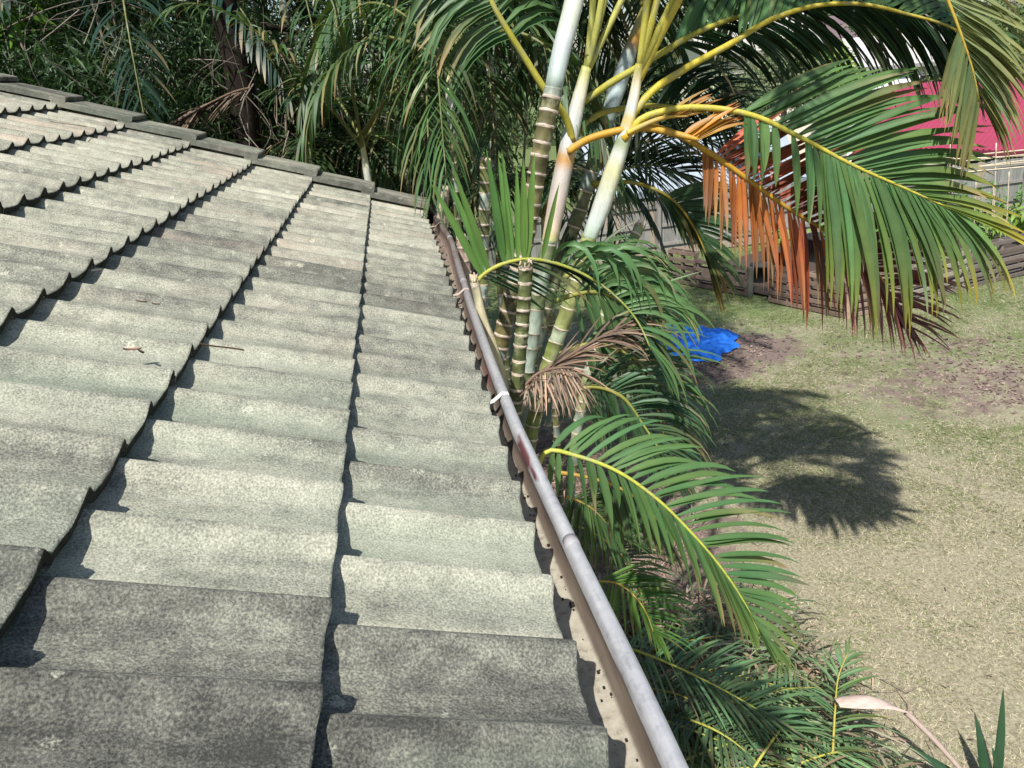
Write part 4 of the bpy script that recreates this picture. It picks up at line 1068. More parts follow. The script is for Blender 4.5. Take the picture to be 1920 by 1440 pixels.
def crown(parent, blobs, n, size, c0, c1, seed, droop=.5, wid=.2, name="crown", mat=None, twigs=0, twigcol=(.20, .17, .135), base=None, lobes=14, stuff=False):
    """leaves grown in clumps through the volume of the given ellipsoids"""
    r = np.random.default_rng(seed)
    mb = MB()
    tot = sum(b[1][0] * b[1][1] * b[1][2] for b in blobs)
    for (c, rad) in blobs:
        k = int(n * rad[0] * rad[1] * rad[2] / tot)
        cen = unit(r.normal(size=(lobes, 3))) * r.uniform(.25, .95, (lobes, 1)) ** .6
        pick = r.integers(0, lobes, k)
        p = cen[pick] + r.normal(0, .2, (k, 3))
        p = np.asarray(c) + p * np.asarray(rad)
        if base is not None: p = p[p[:, 2] > base]; k = len(p)
        pick = pick[:k]
        d = unit(r.normal(size=(k, 3)) + np.array([0, 0, -droop]))
        L = size * r.uniform(.55, 1.3, k)
        h = unit(r.normal(size=(k, 3)) + np.array([0, 0, .7])); s_ = unit(np.cross(d, h)); nn = np.cross(s_, d)
        w = L * wid
        a0 = p; a1 = p + d * L[:, None] * .45 + s_ * w[:, None] * .5 + nn * w[:, None] * .15; a2 = p + d * L[:, None] + np.array([0, 0, -.12]) * L[:, None]; a3 = p + d * L[:, None] * .45 - s_ * w[:, None] * .5 + nn * w[:, None] * .15
        V = np.stack([a0, a1, a2, a3], 1).reshape(-1, 3)
        T = np.array([[0, 1, 2], [0, 2, 3]])[None] + (np.arange(k) * 4)[:, None, None]
        t = r.random(k)[:, None]; cc = (np.asarray(c0) * (1 - t) + np.asarray(c1) * t) * (1 + r.normal(0, .18, (k, 1))) * (1 + .25 * np.sin(pick * 3.1))[:, None]
        mb.add(V, None, T.reshape(-1, 3), np.repeat(np.clip(cc, .004, 1), 4, axis=0), 0)
    o = mb.build(name, [mat or M_BUSH], parent, False)
    if stuff: o["kind"] = "stuff"
    if twigs:
        tb = MB()
        for i in range(twigs):
            c, rad = blobs[r.integers(0, len(blobs))]
            p = np.asarray(c) + r.uniform(-1, 1, 3) * np.asarray(rad) * .95
            d = unit(r.normal(size=3) + np.array([0, 0, -.25])); L = r.uniform(.25, .95)
            q1 = p + d * L * .5 + r.normal(0, .06, 3); q2 = p + d * L + r.normal(0, .12, 3)
            tb.tube(smooth_path([p, q1, q2], 7), np.linspace(r.uniform(.002, .006), .0012, 7), 4, np.asarray(twigcol) * r.uniform(.5, 1.35), caps=False)
        tb.build("twigs", M_VC, parent, False)
    return o

# dark leaning tree trunk
t0 = tube_tree("dark_tree", [np.array([P(470, 300, 6.9)[0] + .1, 6.9, 0]), P(462, 260, 6.9), P(452, 170, 6.9), P(430, 60, 6.9), P(408, -40, 6.9), P(370, -400, 6.9)], [.17, .14, .125, .115, .105, .08], (.022, .017, .014),
               "tall dark barked tree trunk leaning left behind the roof", "tree", [([P(432, 70, 6.9), P(500, 50, 7.0), P(560, 62, 7.1)], .045), ([P(370, -400, 6.9), np.array([-.9, 6.8, 7.6]), np.array([.4, 7.2, 8.1])], .07), ([P(370, -400, 6.9), np.array([-2.2, 6.4, 7.7])], .07)])
crown(t0, [((-2.6, 6.6, 8.0), (1.7, 1.5, .9)), ((-.6, 6.9, 8.3), (1.8, 1.5, .9)), ((1.0, 7.6, 8.6), (1.5, 1.4, .9)), ((-1.4, 8.6, 8.4), (1.8, 1.5, .9)), ((2.6, 8.2, 8.9), (1.5, 1.4, .9))], 26000, .16, (.03, .07, .02), (.07, .13, .03), 501)  # crown out of view, added and spread to shade the plants behind the roof
t1 = tube_tree("dark_tree", [np.array([P(0, 150, 9)[0] - .1, 9, 0]), P(2, 140, 9), P(-5, 60, 9), P(-20, -60, 9)], [.2, .17, .15, .12], (.06, .048, .04), "dark trunk at the left edge above the roof", "tree")
crown(t1, [(P(-20, -60, 9) + np.array([.2, .2, 1.4]), (2.4, 2, 1.3))], 5000, .11, (.03, .08, .02), (.08, .16, .03), 502)
gS = "shrubs behind the roof"
def shrub(px, py, Y, rad, n, size, c0, c1, label, seed, twigs=60, wid=.2, droop=.5, dz=0.0):
    c = P(px, py, Y); c[2] += dz
    t = empty("shrub", (c[0], Y, 0), label, "shrub", gS)
    mb = MB(); r = random.Random(seed)
    for i in range(7):
        e_ = c + np.array([r.uniform(-.8, .8) * rad[0], r.uniform(-.6, .6) * rad[1], r.uniform(-.2, .7) * rad[2]])
        mb.tube(smooth_path([np.array([c[0] + r.uniform(-.2, .2), Y + r.uniform(-.2, .2), 0]), (np.array([c[0], Y, 0]) + e_) / 2 + np.array([r.uniform(-.3, .3), 0, .3]), e_], 12), np.linspace(.045, .008, 12), 6, (.16, .13, .10))
    mb.build("trunk", M_ROUGHBARK, t)
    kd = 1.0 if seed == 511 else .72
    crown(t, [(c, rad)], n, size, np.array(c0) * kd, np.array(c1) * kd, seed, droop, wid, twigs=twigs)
    return t
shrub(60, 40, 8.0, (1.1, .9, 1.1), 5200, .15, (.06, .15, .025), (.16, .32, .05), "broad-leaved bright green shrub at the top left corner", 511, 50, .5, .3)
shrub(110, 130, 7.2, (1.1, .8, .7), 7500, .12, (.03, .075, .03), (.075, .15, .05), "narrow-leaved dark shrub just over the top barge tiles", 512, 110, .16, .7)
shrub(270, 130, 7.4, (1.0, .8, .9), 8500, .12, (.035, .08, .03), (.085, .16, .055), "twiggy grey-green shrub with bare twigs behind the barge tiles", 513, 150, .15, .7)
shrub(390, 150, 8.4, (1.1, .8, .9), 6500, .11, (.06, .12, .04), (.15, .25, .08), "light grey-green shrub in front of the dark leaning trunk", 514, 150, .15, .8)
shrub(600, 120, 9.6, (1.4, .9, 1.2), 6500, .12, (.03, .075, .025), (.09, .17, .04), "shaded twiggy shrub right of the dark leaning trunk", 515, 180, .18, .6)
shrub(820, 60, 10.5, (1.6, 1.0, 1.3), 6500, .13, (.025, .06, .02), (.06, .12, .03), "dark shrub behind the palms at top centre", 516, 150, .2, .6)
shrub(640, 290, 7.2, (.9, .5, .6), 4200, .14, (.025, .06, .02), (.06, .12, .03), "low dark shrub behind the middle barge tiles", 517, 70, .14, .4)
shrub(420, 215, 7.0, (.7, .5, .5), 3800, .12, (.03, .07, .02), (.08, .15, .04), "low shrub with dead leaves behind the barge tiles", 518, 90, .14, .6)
# fallen brown leaf behind the barge tiles
db = empty("dead_palm_leaf", P(370, 210, 6.4), "fan of brown dead palm leaf poking up behind the barge tiles", "palm leaf")
frond(db, [P(470, 165, 6.6), P(440, 172, 6.5), P(400, 190, 6.4), P(340, 222, 6.3)], 30,
      [dict(w=.016, c0=BRN * .8, c1=BRN, cj=.25, k=[(.1, (-.8, -.1, -.35), .4, .3), (1, (-.9, -.1, -.4), .3, .2)]), dict(w=.016, c0=BRN * .7, c1=BRN, cj=.25, k=[(.1, (-.8, -.1, -.6), .35, .3), (1, (-.9, -.1, -.5), .3, .2)])],
      (.01, .004), (BRN, BRN), mat=M_DEAD, seed=97, start=.05, nseg=5, name="dead_frond", jitter=.12)
# hanging husk (brown sheath) among the palms
hb = MB(); hp = [P(630, 125, 7.0), P(635, 160, 7.0), P(640, 200, 7.0), P(645, 232, 7.0)]
hb.tube(smooth_path(hp, 14), np.interp(np.linspace(0, 1, 14), [0, .2, .6, 1], [.02, .07, .075, .012]), 9, (.17, .12, .10), squash=.35)
tag(hb.build("palm_sheath", M_DEAD), "brown empty palm sheath hanging in the shade among the palms", "palm sheath")

# the wood behind: one mass of leaves
wd = MB()
blobs = []
rw = random.Random(5)
for i in range(26):
    x = -13 + i * .78; blobs.append(((x, 12.6 + rw.uniform(-1, 1.3), rw.uniform(1.5, 3.6)), (1.3, 1.0, 2.0)))
    blobs.append(((x, 13.8 + rw.uniform(-1, 1.3), rw.uniform(5, 7.5)), (1.4, 1.0, 2.0)))
blobs = [b for b in blobs if b[0][0] < (1.6 if b[0][2] < 4.5 else -.8)]
crown(None, blobs, 52000, .2, (.018, .042, .014), (.06, .115, .025), 521, .4, .3, name="woodland", lobes=16, stuff=True)
wall = MB()
bpy.data.objects["woodland"]["label"] = "dense dark woodland behind the palms and roof"

# ------------------------------------------------------------------ yard: fence, neighbours, garden bed
def Rz(a): return np.array([[math.cos(a), -math.sin(a), 0], [math.sin(a), math.cos(a), 0], [0, 0, 1.0]])
FA, FB = np.array([1.0, 18.1, 0]), np.array([19.6, 19.35, 0])
fd = unit(FB - FA); fl = np.linalg.norm(FB - FA); fa = math.atan2(fd[1], fd[0]); fnrm = np.array([fd[1], -fd[0], 0])
fence = empty("timber_fence", (FA[0], FA[1], 0), "weathered grey paling fence along the far side of the yard", "fence")
npal = int(fl / .128)
for i in range(npal):
    c = FA + fd * (i + .5) * .128
    hh = 1.36 + rnd.gauss(0, .012)
    g = rnd.uniform(.75, 1.25); base = np.array([.25, .25, .235]) * g
    if rnd.random() < .12: base = np.array([.34, .28, .22])
    mb = MB(); mb.box(c + np.array([0, 0, hh / 2 + .04]) + fnrm * rnd.uniform(0, .006), (.120, .016, hh), Rz(fa + rnd.gauss(0, .01)), base); mb.build("paling", M_WOOD, fence, False)
for z in (.30, .78, 1.26):
    for k in range(7):
        a0, a1 = FA + fd * fl * k / 7, FA + fd * fl * (k + 1) / 7
        mb = MB(); mb.box((a0 + a1) / 2 + fnrm * .035 + np.array([0, 0, z + rnd.gauss(0, .01)]), (fl / 7 - .01, .04, .075), Rz(fa), np.array([.24, .23, .21]) * rnd.uniform(.85, 1.15)); mb.build("rail", M_WOOD, fence, False)
for k in range(8):
    mb = MB(); mb.box(FA + fd * (fl * k / 7) + fnrm * .10 + np.array([0, 0, .69]), (.09, .09, 1.38), Rz(fa), (.25, .24, .22) if k != 3 else (.36, .26, .19), bev=.008); mb.build("post", M_WOOD, fence, False)
mb = MB(); mb.box((FA + FB) / 2 + fnrm * .06 + np.array([0, 0, .1]), (fl, .03, .17), Rz(fa), (.33, .27, .21)); mb.build("plinth_board", M_WOOD, fence, False)

# pallets standing on edge round the garden bed
gP = "timber pallets edging the garden bed"
def pallet(a, b, label, h=.74, tone=(.17, .125, .10), seed=0, n=5, back=True, end=None):
    r = random.Random(seed)
    a, b = np.asarray(a, float), np.asarray(b, float)
    d = unit(b - a); L = np.linalg.norm(b - a); an = math.atan2(d[1], d[0]); nr = np.array([d[1], -d[0], 0])
    if nr @ (np.array([0, 0, 0]) - a) < 0: nr = -nr
    t = empty("pallet", tuple((a + b) / 2), label, "pallet", gP)
    for i in range(n):
        z = .06 + (h - .1) * i / (n - 1)
        mb = MB(); mb.box((a + b) / 2 + nr * .04 + np.array([0, 0, z]), (L * r.uniform(.985, 1.0), .022, .08), Rz(an) @ np.array([[math.cos(q_), 0, -math.sin(q_)], [0, 1, 0], [math.sin(q_), 0, math.cos(q_)]]) if (q_ := r.gauss(0, .006)) is not None else None, np.array(tone) * r.uniform(.7, 1.45), bev=.004)
        mb.build("slat", M_SLAT, t, False)
        if i % 2 == 0:
            mb = MB(); mb.box((a + b) / 2 - nr * .085 + np.array([0, 0, z]), (L * .98, .02, .098), Rz(an), np.array(tone) * .8); mb.build("slat", M_SLAT, t, False)
    for s in (.03, .5, .97):
        mb = MB(); mb.box(a + d * L * s - nr * .022 + np.array([0, 0, h / 2]), (.045, .10, h), Rz(an), np.array(tone) * r.uniform(.9, 1.25)); mb.build("bearer", M_SLAT, t, False)
    return t
def seg(p, q, k, n): return p + (q - p) * k / n, p + (q - p) * (k + 1) / n
bl0, bl1 = G(1255, 528), G(1402, 556)
br0, br1 = G(1442, 566), G(1588, 598)
bc1 = G(1700, 573); bc2 = G(1805, 543); bc3 = G(1925, 514); bc4 = bc3 + (bc3 - bc2)
bl2 = bl0 + (bl1 - bl0) * .36
pallet(bl0, bl2, "small open pallet at the left end of the garden bed", .74, (.15, .11, .09), 1)
pallet(bl2 + (bl1 - bl0) * .01, bl1, "pallet under the yellow-tipped leaf, second from the left", .62, (.16, .12, .10), 2, 4)
pm = (br0 + br1) / 2
pallet(br0, pm, "dark brown pallet just right of the gap in the bed edging", .72, (.17, .12, .095), 3)
pallet(pm + (br1 - br0) * .01, br1, "dark brown pallet that meets the corner post", .74, (.18, .13, .10), 4)
pallet(br1 + np.array([.08, .03, 0]), bc1, "lighter pallet turning away from the corner post behind the leaf tips", .70, (.22, .17, .13), 5)
pallet(bc1 + (bc2 - bc1) * .02, bc2, "grey pallet behind the hanging leaf fringe", .80, (.26, .23, .19), 6)
pallet(bc2 + (bc3 - bc2) * .02, bc3, "dark grey pallet at the right edge of the photo", .84, (.19, .16, .14), 7)
pallet(bc3 + (bc4 - bc3) * .02, bc4, "last grey pallet of the bed, running out of the photo", .84, (.2, .17, .14), 8)
mb = MB(); mb.box(br1 + np.array([.02, -.03, .40]), (.10, .10, .80), Rz(.5), (.40, .28, .20), bev=.01)
tag(mb.build("corner_post", M_SLAT, None, False), "pale timber post at the near corner of the garden bed", "post")
mb = MB(); mb.box(bl1 + np.array([.04, 0, .30]), (.10, .09, .62), Rz(.2), (.17, .17, .14), bev=.01)
tag(mb.build("gate_post", M_SLAT, None, False), "short grey post at the gap in the bed edging", "post")

# soil of the bed
mb = MB()
poly = [bl0 + np.array([.1, .2, 0]), bl1 + np.array([.1, .2, 0]), br1 + np.array([.05, .3, 0]), bc2 + np.array([0, .25, 0]), bc4 + np.array([0, .2, 0]), bc4 + np.array([1.5, 3, 0]), np.array([9.0, 17.8, 0])]
cen = np.mean(poly, axis=0)
V = [cen + np.array([0, 0, .16])] + [p + np.array([0, 0, .05]) for p in poly] + [cen + (p - cen) * .7 + np.array([0, 0, .14 + .04 * rnd.random()]) for p in poly]
k = len(poly); T = [[0, 1 + k + i, 1 + k + (i + 1) % k] for i in range(k)]; Q = [[1 + i, 1 + (i + 1) % k, 1 + k + (i + 1) % k, 1 + k + i] for i in range(k)]
mb.add(V, Q, T, (.07, .052, .04)); tag(mb.build("garden_soil", M_VC), "brown raised soil of the garden bed", None, None, "structure")

# black tubs and crates in the bed
def tub(p, r, h, label):
    mb = MB(); n = 14; pr = [(r * .8, 0), (r, h * .9), (r * 1.06, h * .9), (r * 1.06, h), (r * .95, h), (r * .9, h * .8), (0.01, h * .78)]
    for i in range(len(pr) - 1): pass
    V = [(p[0] + a * math.cos(t * 2 * math.pi / n), p[1] + a * math.sin(t * 2 * math.pi / n), p[2] + z) for a, z in pr for t in range(n)]
    Q = [[i * n + j, i * n + (j + 1) % n, (i + 1) * n + (j + 1) % n, (i + 1) * n + j] for i in range(len(pr) - 1) for j in range(n)]
    mb.add(V, Q, None, (.018, .02, .024)); return tag(mb.build("plant_tub", M_PAINT), label, "tub", "black tubs in the garden bed")
tub(G(1560, 520) * np.array([1, 1, 0]) + np.array([.2, .9, .1]), .34, .62, "black plastic tub behind the corner post")
tub(G(1432, 545) * np.array([1, 1, 0]) + np.array([.1, .35, .02]), .22, .46, "small black tub standing in the gap of the bed edging")
tub(G(1470, 530) * np.array([1, 1, 0]) + np.array([.1, .6, .05]), .26, .55, "black tub behind the dark brown pallets, left of the larger one")

# vegetables
gV = "vegetable plants in the garden bed"
def veg(p, h, label, seed, c=(.09, .2, .04), nst=6, big=.3, wd_=.34):
    r = np.random.default_rng(seed)
    t = empty("vegetable_plant", tuple(p), label, "plant", gV)
    mb = MB(); lb = MB()
    for i in range(nst):
        a = r.uniform(0, 6.28); tip = p + np.array([math.cos(a) * h * .35, math.sin(a) * h * .35, h * r.uniform(.6, 1)])
        path = smooth_path([p + np.array([0, 0, -.05]), (p + tip) / 2 + np.array([0, 0, .1 * h]), tip], 8); mb.tube(path, np.linspace(.012, .004, 8), 5, (.12, .2, .06))
        for j in range(9):
            b = path[min(7, 2 + j * 6 // 9)]; d = unit(r.normal(size=3) + np.array([0, 0, .3]))
            Vv, Qq, Cc = leaf_strips([b], [d], [big * r.uniform(.6, 1.1)], [big * wd_], [1.6], [(0, -.3, .9)], np.array([c]) * r.uniform(.7, 1.5), np.array([c]) * r.uniform(.8, 1.6), 4, .2)
            lb.add(Vv[0], Qq, None, Cc[0])
    mb.build("stem", M_BARK, t); lb.build("leaves", M_BUSH, t)
    return t
vegs = [(1775, 470, 1.0, "leafy bush in the bed under the green leaf tips", (.10, .2, .04)), (1830, 440, 1.05, "tall leafy plant by the bamboo uprights", (.07, .17, .05)), (1880, 440, .95, "dense leafy plant at the right edge of the bed", (.09, .2, .04)),
        (1915, 470, .8, "bright yellow-green plant behind the dark grey pallet", (.17, .27, .05)), (1850, 480, .7, "yellow-green plant behind the grey pallets", (.16, .27, .05)), (1700, 480, .9, "plant behind the hanging maroon tips", (.12, .22, .04)),
        (1640, 480, .8, "plant behind the corner post, seen through the leaf fringe", (.09, .19, .04)), (1540, 490, .8, "straggly plant above the brown pallets", (.12, .22, .05)), (1460, 490, .6, "small plant behind the gap in the edging", (.14, .26, .05))]
for i, (x, y, h, lab, c) in enumerate(vegs):
    p = G(x, y); veg(np.array([p[0], p[1], .2]), h, lab, 600 + i, c, 7, .26, .4 if i % 2 else .22)

# bamboo trellis above the bed
trel = empty("bamboo_trellis", tuple(G(1800, 420)), "pale bamboo pole trellis in front of the fence at the right", "trellis")
def pole(a, b, r=.016, c=(.52, .45, .34)):
    mb = MB(); p = smooth_path([a, (a + b) / 2 + np.array([0, 0, rnd.gauss(0, .015)]), b], 14); mb.tube(p, [r * (1.12 if i % 3 == 0 else 1) for i in range(14)], 7, np.array(c) * rnd.uniform(.8, 1.15)); mb.build("pole", M_WOOD, trel)
for (x0, y0, x1, y1, Y0, Y1) in [(1600, 312, 2010, 272, 17.0, 15.4), (1610, 322, 2010, 280, 17.0, 15.4), (1640, 332, 2010, 296, 16.9, 15.3), (1700, 333, 2010, 305, 16.6, 15.3), (1755, 325, 2000, 292, 16.4, 15.4), (1680, 301, 2010, 286, 16.9, 15.6)]:
    pole(P(x0, y0, Y0), P(x1, y1, Y1))
for (x, y0, y1, Y) in [(1782, 270, 470, 16.3), (1788, 282, 470, 16.2), (1868, 268, 460, 15.9), (1892, 322, 460, 15.8), (1690, 262, 470, 16.6), (1830, 340, 470, 16.0), (1863, 345, 470, 15.9), (1720, 300, 470, 16.5)]:
    a = P(x, y0, Y); b = P(x - 8, y1, Y); b[2] = .15; pole(b, a, .013)

# the blue cloth on the lawn
def cloth():
    nx, ny = 64, 44
    r = np.random.default_rng(3)
    c = G(1298, 643); V = []
    for i in range(nx):
        for j in range(ny):
            u, v = i / (nx - 1) * 2 - 1, j / (ny - 1) * 2 - 1
            ang = math.atan2(v, u); rr = max(abs(u), abs(v))
            R0 = 1 + .10 * math.sin(3 * ang + 1) + .07 * math.sin(7 * ang) + .04 * math.sin(13 * ang + 2)
            x = rr * math.cos(ang) * R0 * .76; y = rr * math.sin(ang) * R0 * .9
            fold = .050 * abs(math.sin(4.1 * x + 2.2 * y + 1.6 * math.sin(2.6 * y))) + .04 * abs(math.sin(9 * y - 5 * x + 2 * math.sin(4 * x))) + .03 * math.sin(15 * x + 8 * y) ** 2
            z = (.02 + fold * (1 - .35 * rr) + .10 * math.exp(-((x + .15) ** 2 + (y - .35) ** 2) * 9)) * (1 - rr ** 8 * .9)
            V.append((c[0] + x, c[1] + y, z + .012))
    Q = [[i * ny + j, (i + 1) * ny + j, (i + 1) * ny + j + 1, i * ny + j + 1] for i in range(nx - 1) for j in range(ny - 1)]
    mb = MB(); mb.add(V, Q); return tag(mb.build("blue_cloth", M_TARP), "crumpled bright blue cloth lying on bare soil in the lawn", "cloth")
cloth()

# neighbouring houses
def house_box(name, corner, ax, w, d, h, z0, wallc, label, roofc, rise, over=.45, mat_w=None, ribs=False, roofmat=None):
    """house with its front along ax from corner; ridge parallel to the front"""
    ax = unit(np.array([ax[0], ax[1], 0])); ay = np.array([-ax[1], ax[0], 0]); up_ = np.array([0, 0, 1.0])
    t = empty(name, (corner[0], corner[1], z0), label, "house", None)
    c = np.array([corner[0], corner[1], z0])
    mb = MB()
    def pt(a, b, z): return c + ax * a + ay * b + up_ * z
    V = [pt(0, 0, 0), pt(w, 0, 0), pt(w, d, 0), pt(0, d, 0), pt(0, 0, h), pt(w, 0, h), pt(w, d, h), pt(0, d, h), pt(0, d / 2, h + rise), pt(w, d / 2, h + rise)]
    mb.add(V, [[0, 1, 5, 4], [1, 2, 6, 5], [2, 3, 7, 6], [3, 0, 4, 7]], [[4, 8, 7], [5, 6, 9]], wallc); mb.build("wall", mat_w or M_PAINT, t, False)
    rb_ = MB()
    k = rise / (d / 2)
    for sgn in (0, 1):
        def rp(a, s, n_):
            b = -over + s * (d / 2 + over); z = h + rise - k * (d / 2 - b) + .06 + n_
            return pt(a, b if sgn == 0 else d - b, z)
        if ribs:
            n_ = int((w + 2 * over) / .19); As = []
            for i in range(n_):
                a0 = -over + i * .19
                As += [(a0, 0), (a0 + .11, 0), (a0 + .13, .035), (a0 + .17, .035)]
            As.append((w + over, 0))
        else:
            As = [(-over, 0), (w + over, 0)]
        nS = 2 if ribs else 9
        V, Q = [], []
        for a0, n_ in As:
            for s in range(nS):
                V.append(rp(a0, s / (nS - 1), n_))
        for i in range(len(As) - 1):
            for s in range(nS - 1): Q.append([i * nS + s, (i + 1) * nS + s, (i + 1) * nS + s + 1, i * nS + s + 1])
        rb_.add(V, Q, None, roofc)
        if not ribs:
            for s in range(8):
                s0 = s / 8
                a_, b_ = rp(-over, s0, .03), rp(w + over, s0, .03); a2_, b2_ = rp(-over, s0 + .11, .012), rp(w + over, s0 + .11, .012); a3_, b3_ = rp(-over, s0, .0), rp(w + over, s0, .0)
                rb_.add([a_, b_, b2_, a2_, a3_, b3_], [[0, 1, 2, 3], [4, 5, 1, 0]], None, np.array(roofc) * (1 + .1 * (s % 2)))
    ro = rb_.build("roof", roofmat or M_REDROOF, t, False)
    fb = MB()
    fb.box(pt(w / 2, -over - .02, h - k * over - .02), (w + 2 * over, .03, .17), np.stack([ax, ay, up_], 1), np.array(roofc) * .55)
    fb.build("gutter", M_PAINT, t, False)
    return t, pt, np.stack([ax, ay, up_], 1)
def window(t, pt, B, a, z, w, h, fc=(.75, .75, .73), panes=2):
    fr = MB(); cx = pt(a, -.03, z)
    ax, ay, up_ = B[:, 0], B[:, 1], B[:, 2]
    for dx, dz, sx, sz in ((-w / 2, 0, .06, h + .06), (w / 2, 0, .06, h + .06), (0, h / 2, w, .06), (0, -h / 2, w, .06)):
        fr.box(cx + ax * dx + up_ * dz, (sx, .08, sz), B, fc)
    for i in range(1, panes): fr.box(cx + ax * (-w / 2 + w * i / panes), (.045, .075, h), B, fc)
    f = fr.build("window", M_PAINT, t, False)
    for i in range(panes):
        g = MB(); g.box(cx + ax * (-w / 2 + w * (i + .5) / panes) + ay * .01, (w / panes - .05, .02, h - .05), B, (.02, .02, .03)); g.build("pane", M_GLASS, f, False)
# red-roofed house
e0, e1 = G(1600, 264, 1.12), G(2010, 272, 1.12)
ax = e1 - e0; t, pt, B = house_box("house", e0 - np.array([0, 0, 0]), ax, np.linalg.norm(ax), 7.5, 2.75, -1.62, (.3, .22, .17), "brick house with bright crimson sheet roof beyond the fence", (.30, .045, .085), 1.75, .5, M_BRICK, True, M_REDROOF)
Lr = np.linalg.norm(ax)
for a in (Lr * .25, Lr * .50, Lr * .66, Lr * .78): window(t, pt, B, a, 1.95, 1.0, .95)
# white gabled building, brown-roofed house, cream house, pale shed
wc = P(1598, 178, 36); t, pt, B = house_box("house", (wc[0], wc[1]), (1, -.2), 5.2, 5, 5.2, -1.6, (.80, .80, .80), "white walled house seen above the big green leaf", (.5, .49, .47), 1.2, .3)
window(t, pt, B, 3.6, 4.2, 1.2, .8)
wc = P(1590, 120, 50); t, pt, B = house_box("house", (wc[0], wc[1]), (1, -.15), 13, 8, 6.0, -1.6, (.62, .56, .48), "two-storey house with purplish brown tile roof far behind the leaves", (.16, .115, .12), 2.0, .6)
for a in (2, 5, 8, 11): window(t, pt, B, a, 4.6, 1.4, 1.1)
wc = P(1330, 140, 38); t, pt, B = house_box("house", (wc[0], wc[1]), (1, -.1), 5.2, 6, 6.0, -1.2, (.68, .62, .50), "cream house with white framed windows behind the far shrubs", (.42, .40, .36), 1.4, .5)
window(t, pt, B, 1.2, 4.3, 1.0, 1.1); window(t, pt, B, 3.6, 4.3, 1.4, 1.1)
wc = P(1130, 372, 24.5); t, pt, B = house_box("shed", (wc[0], wc[1]), (1, -.05), 6.4, 4, 1.75, -.9, (.62, .56, .45), "cream shed with pale blue-grey sheet roof just behind the fence", (.33, .38, .43), 1.4, .3, None, True)
t["category"] = "shed"
window(t, pt, B, 1.4, 1.2, .8, .6)

# trees beyond the fence
gT = "trees beyond the fence"
def far_tree(px, py, Y, rad, n, size, c0, c1, label, seed, ground=-1.6, wid=.45):
    c = P(px, py, Y)
    t = tube_tree("garden_tree", [np.array([c[0], Y, ground]), np.array([c[0] + .1, Y, (c[2] + ground) / 2]), c + np.array([0, 0, rad[2] * .4])], [.16, .12, .05], (.18, .15, .12), label, "tree", group=gT)
    r = random.Random(seed); bl = [(c + np.array([r.uniform(-.5, .5) * rad[0], r.uniform(-.5, .5) * rad[1], r.uniform(-.45, .45) * rad[2]]), tuple(np.array(rad) * .65)) for _ in range(4)]
    crown(t, bl, n, size, c0, c1, seed, .3, wid, lobes=12); return t
far_tree(1470, 125, 26, (1.5, 1.3, 1.5), 6500, .17, (.10, .13, .07), (.26, .30, .16), "olive-grey garden tree beside the cream house", 701)
far_tree(1545, 130, 27, (1.3, 1.0, .9), 4500, .2, (.14, .24, .04), (.30, .40, .08), "bright yellow-green shrub right of the olive-grey tree", 702)
far_tree(1395, 190, 24, (1.3, 1.1, 1.0), 4500, .15, (.12, .16, .08), (.28, .33, .18), "pale scrubby bush under the cream house", 703)
far_tree(1840, 90, 34, (2.6, 1.6, 2.2), 6500, .2, (.06, .10, .03), (.18, .24, .08), "green tree behind the crimson roof at the right", 704)
far_tree(1640, 60, 42, (2.4, 1.6, 2.0), 5500, .22, (.06, .11, .03), (.18, .25, .08), "rounded tree in front of the brown-roofed house", 705)
far_tree(1500, 20, 58, (4.5, 2.5, 2.6), 6000, .32, (.06, .1, .04), (.16, .22, .09), "large distant tree at the top behind the arching leaves", 707)
far_tree(1960, 40, 46, (3.5, 2.5, 3.0), 5500, .3, (.06, .1, .04), (.16, .22, .09), "distant tree at the top right corner", 708)
far_tree(1370, 30, 48, (4, 2.5, 3.0), 6000, .3, (.05, .09, .035), (.15, .2, .08), "distant tree behind the cream house", 709)
crown(None, [((x, 75 + 6 * math.sin(x), 0.5 + 2 * math.sin(x * .3)), (6, 4, 5.5)) for x in range(10, 96, 7)], 26000, .7, (.05, .09, .035), (.14, .19, .08), 710, .3, .5, name="far_treeline", lobes=14, stuff=True)["label"] = "distant line of trees along the horizon"

# ------------------------------------------------------------------ fallen and cut leaves below the gutter
gC = "cut palm leaves heaped by the wall"
def ground_leaf(name, pts, n, ll, w, c0, c1, label, seed, lift=.4, rcol=None, ind=False, droop=.6, hint=(0, 0, 1), mat=None, fold=.25):
    t = empty(name, tuple(pts[0]), label, "palm leaf", gC)
    frond(t, pts, n, [dict(rel=True, w=w, c0=np.asarray(c0), c1=np.asarray(c1), hint=hint, cj=.2, k=[(.08, (sg, .35, lift), ll * .75, droop), (.45, (sg, .6, lift * .7), ll, droop), (.8, (sg * .8, .9, lift * .4), ll * .75, droop), (1, (sg * .3, 1, 0), ll * .5, droop)]) for sg in (-1, 1)],
          (.010, .003), rcol or (np.array([.38, .36, .06]), np.array([.3, .3, .06])), seed=seed, start=.08, individual=ind, nseg=6, fold=fold, name="dead_frond" if mat else "frond", mat=mat)
    return t
def GP(x, y, z): return G(x, y, z)
c_a = np.array([.075, .14, .06]); c_b = np.array([.15, .21, .11])
hl = empty("cut_palm_leaf", tuple(GP(1150, 1208, .9)), "large cut leaf pointing right from under the gutter, lowest big leaf", "palm leaf", gC)
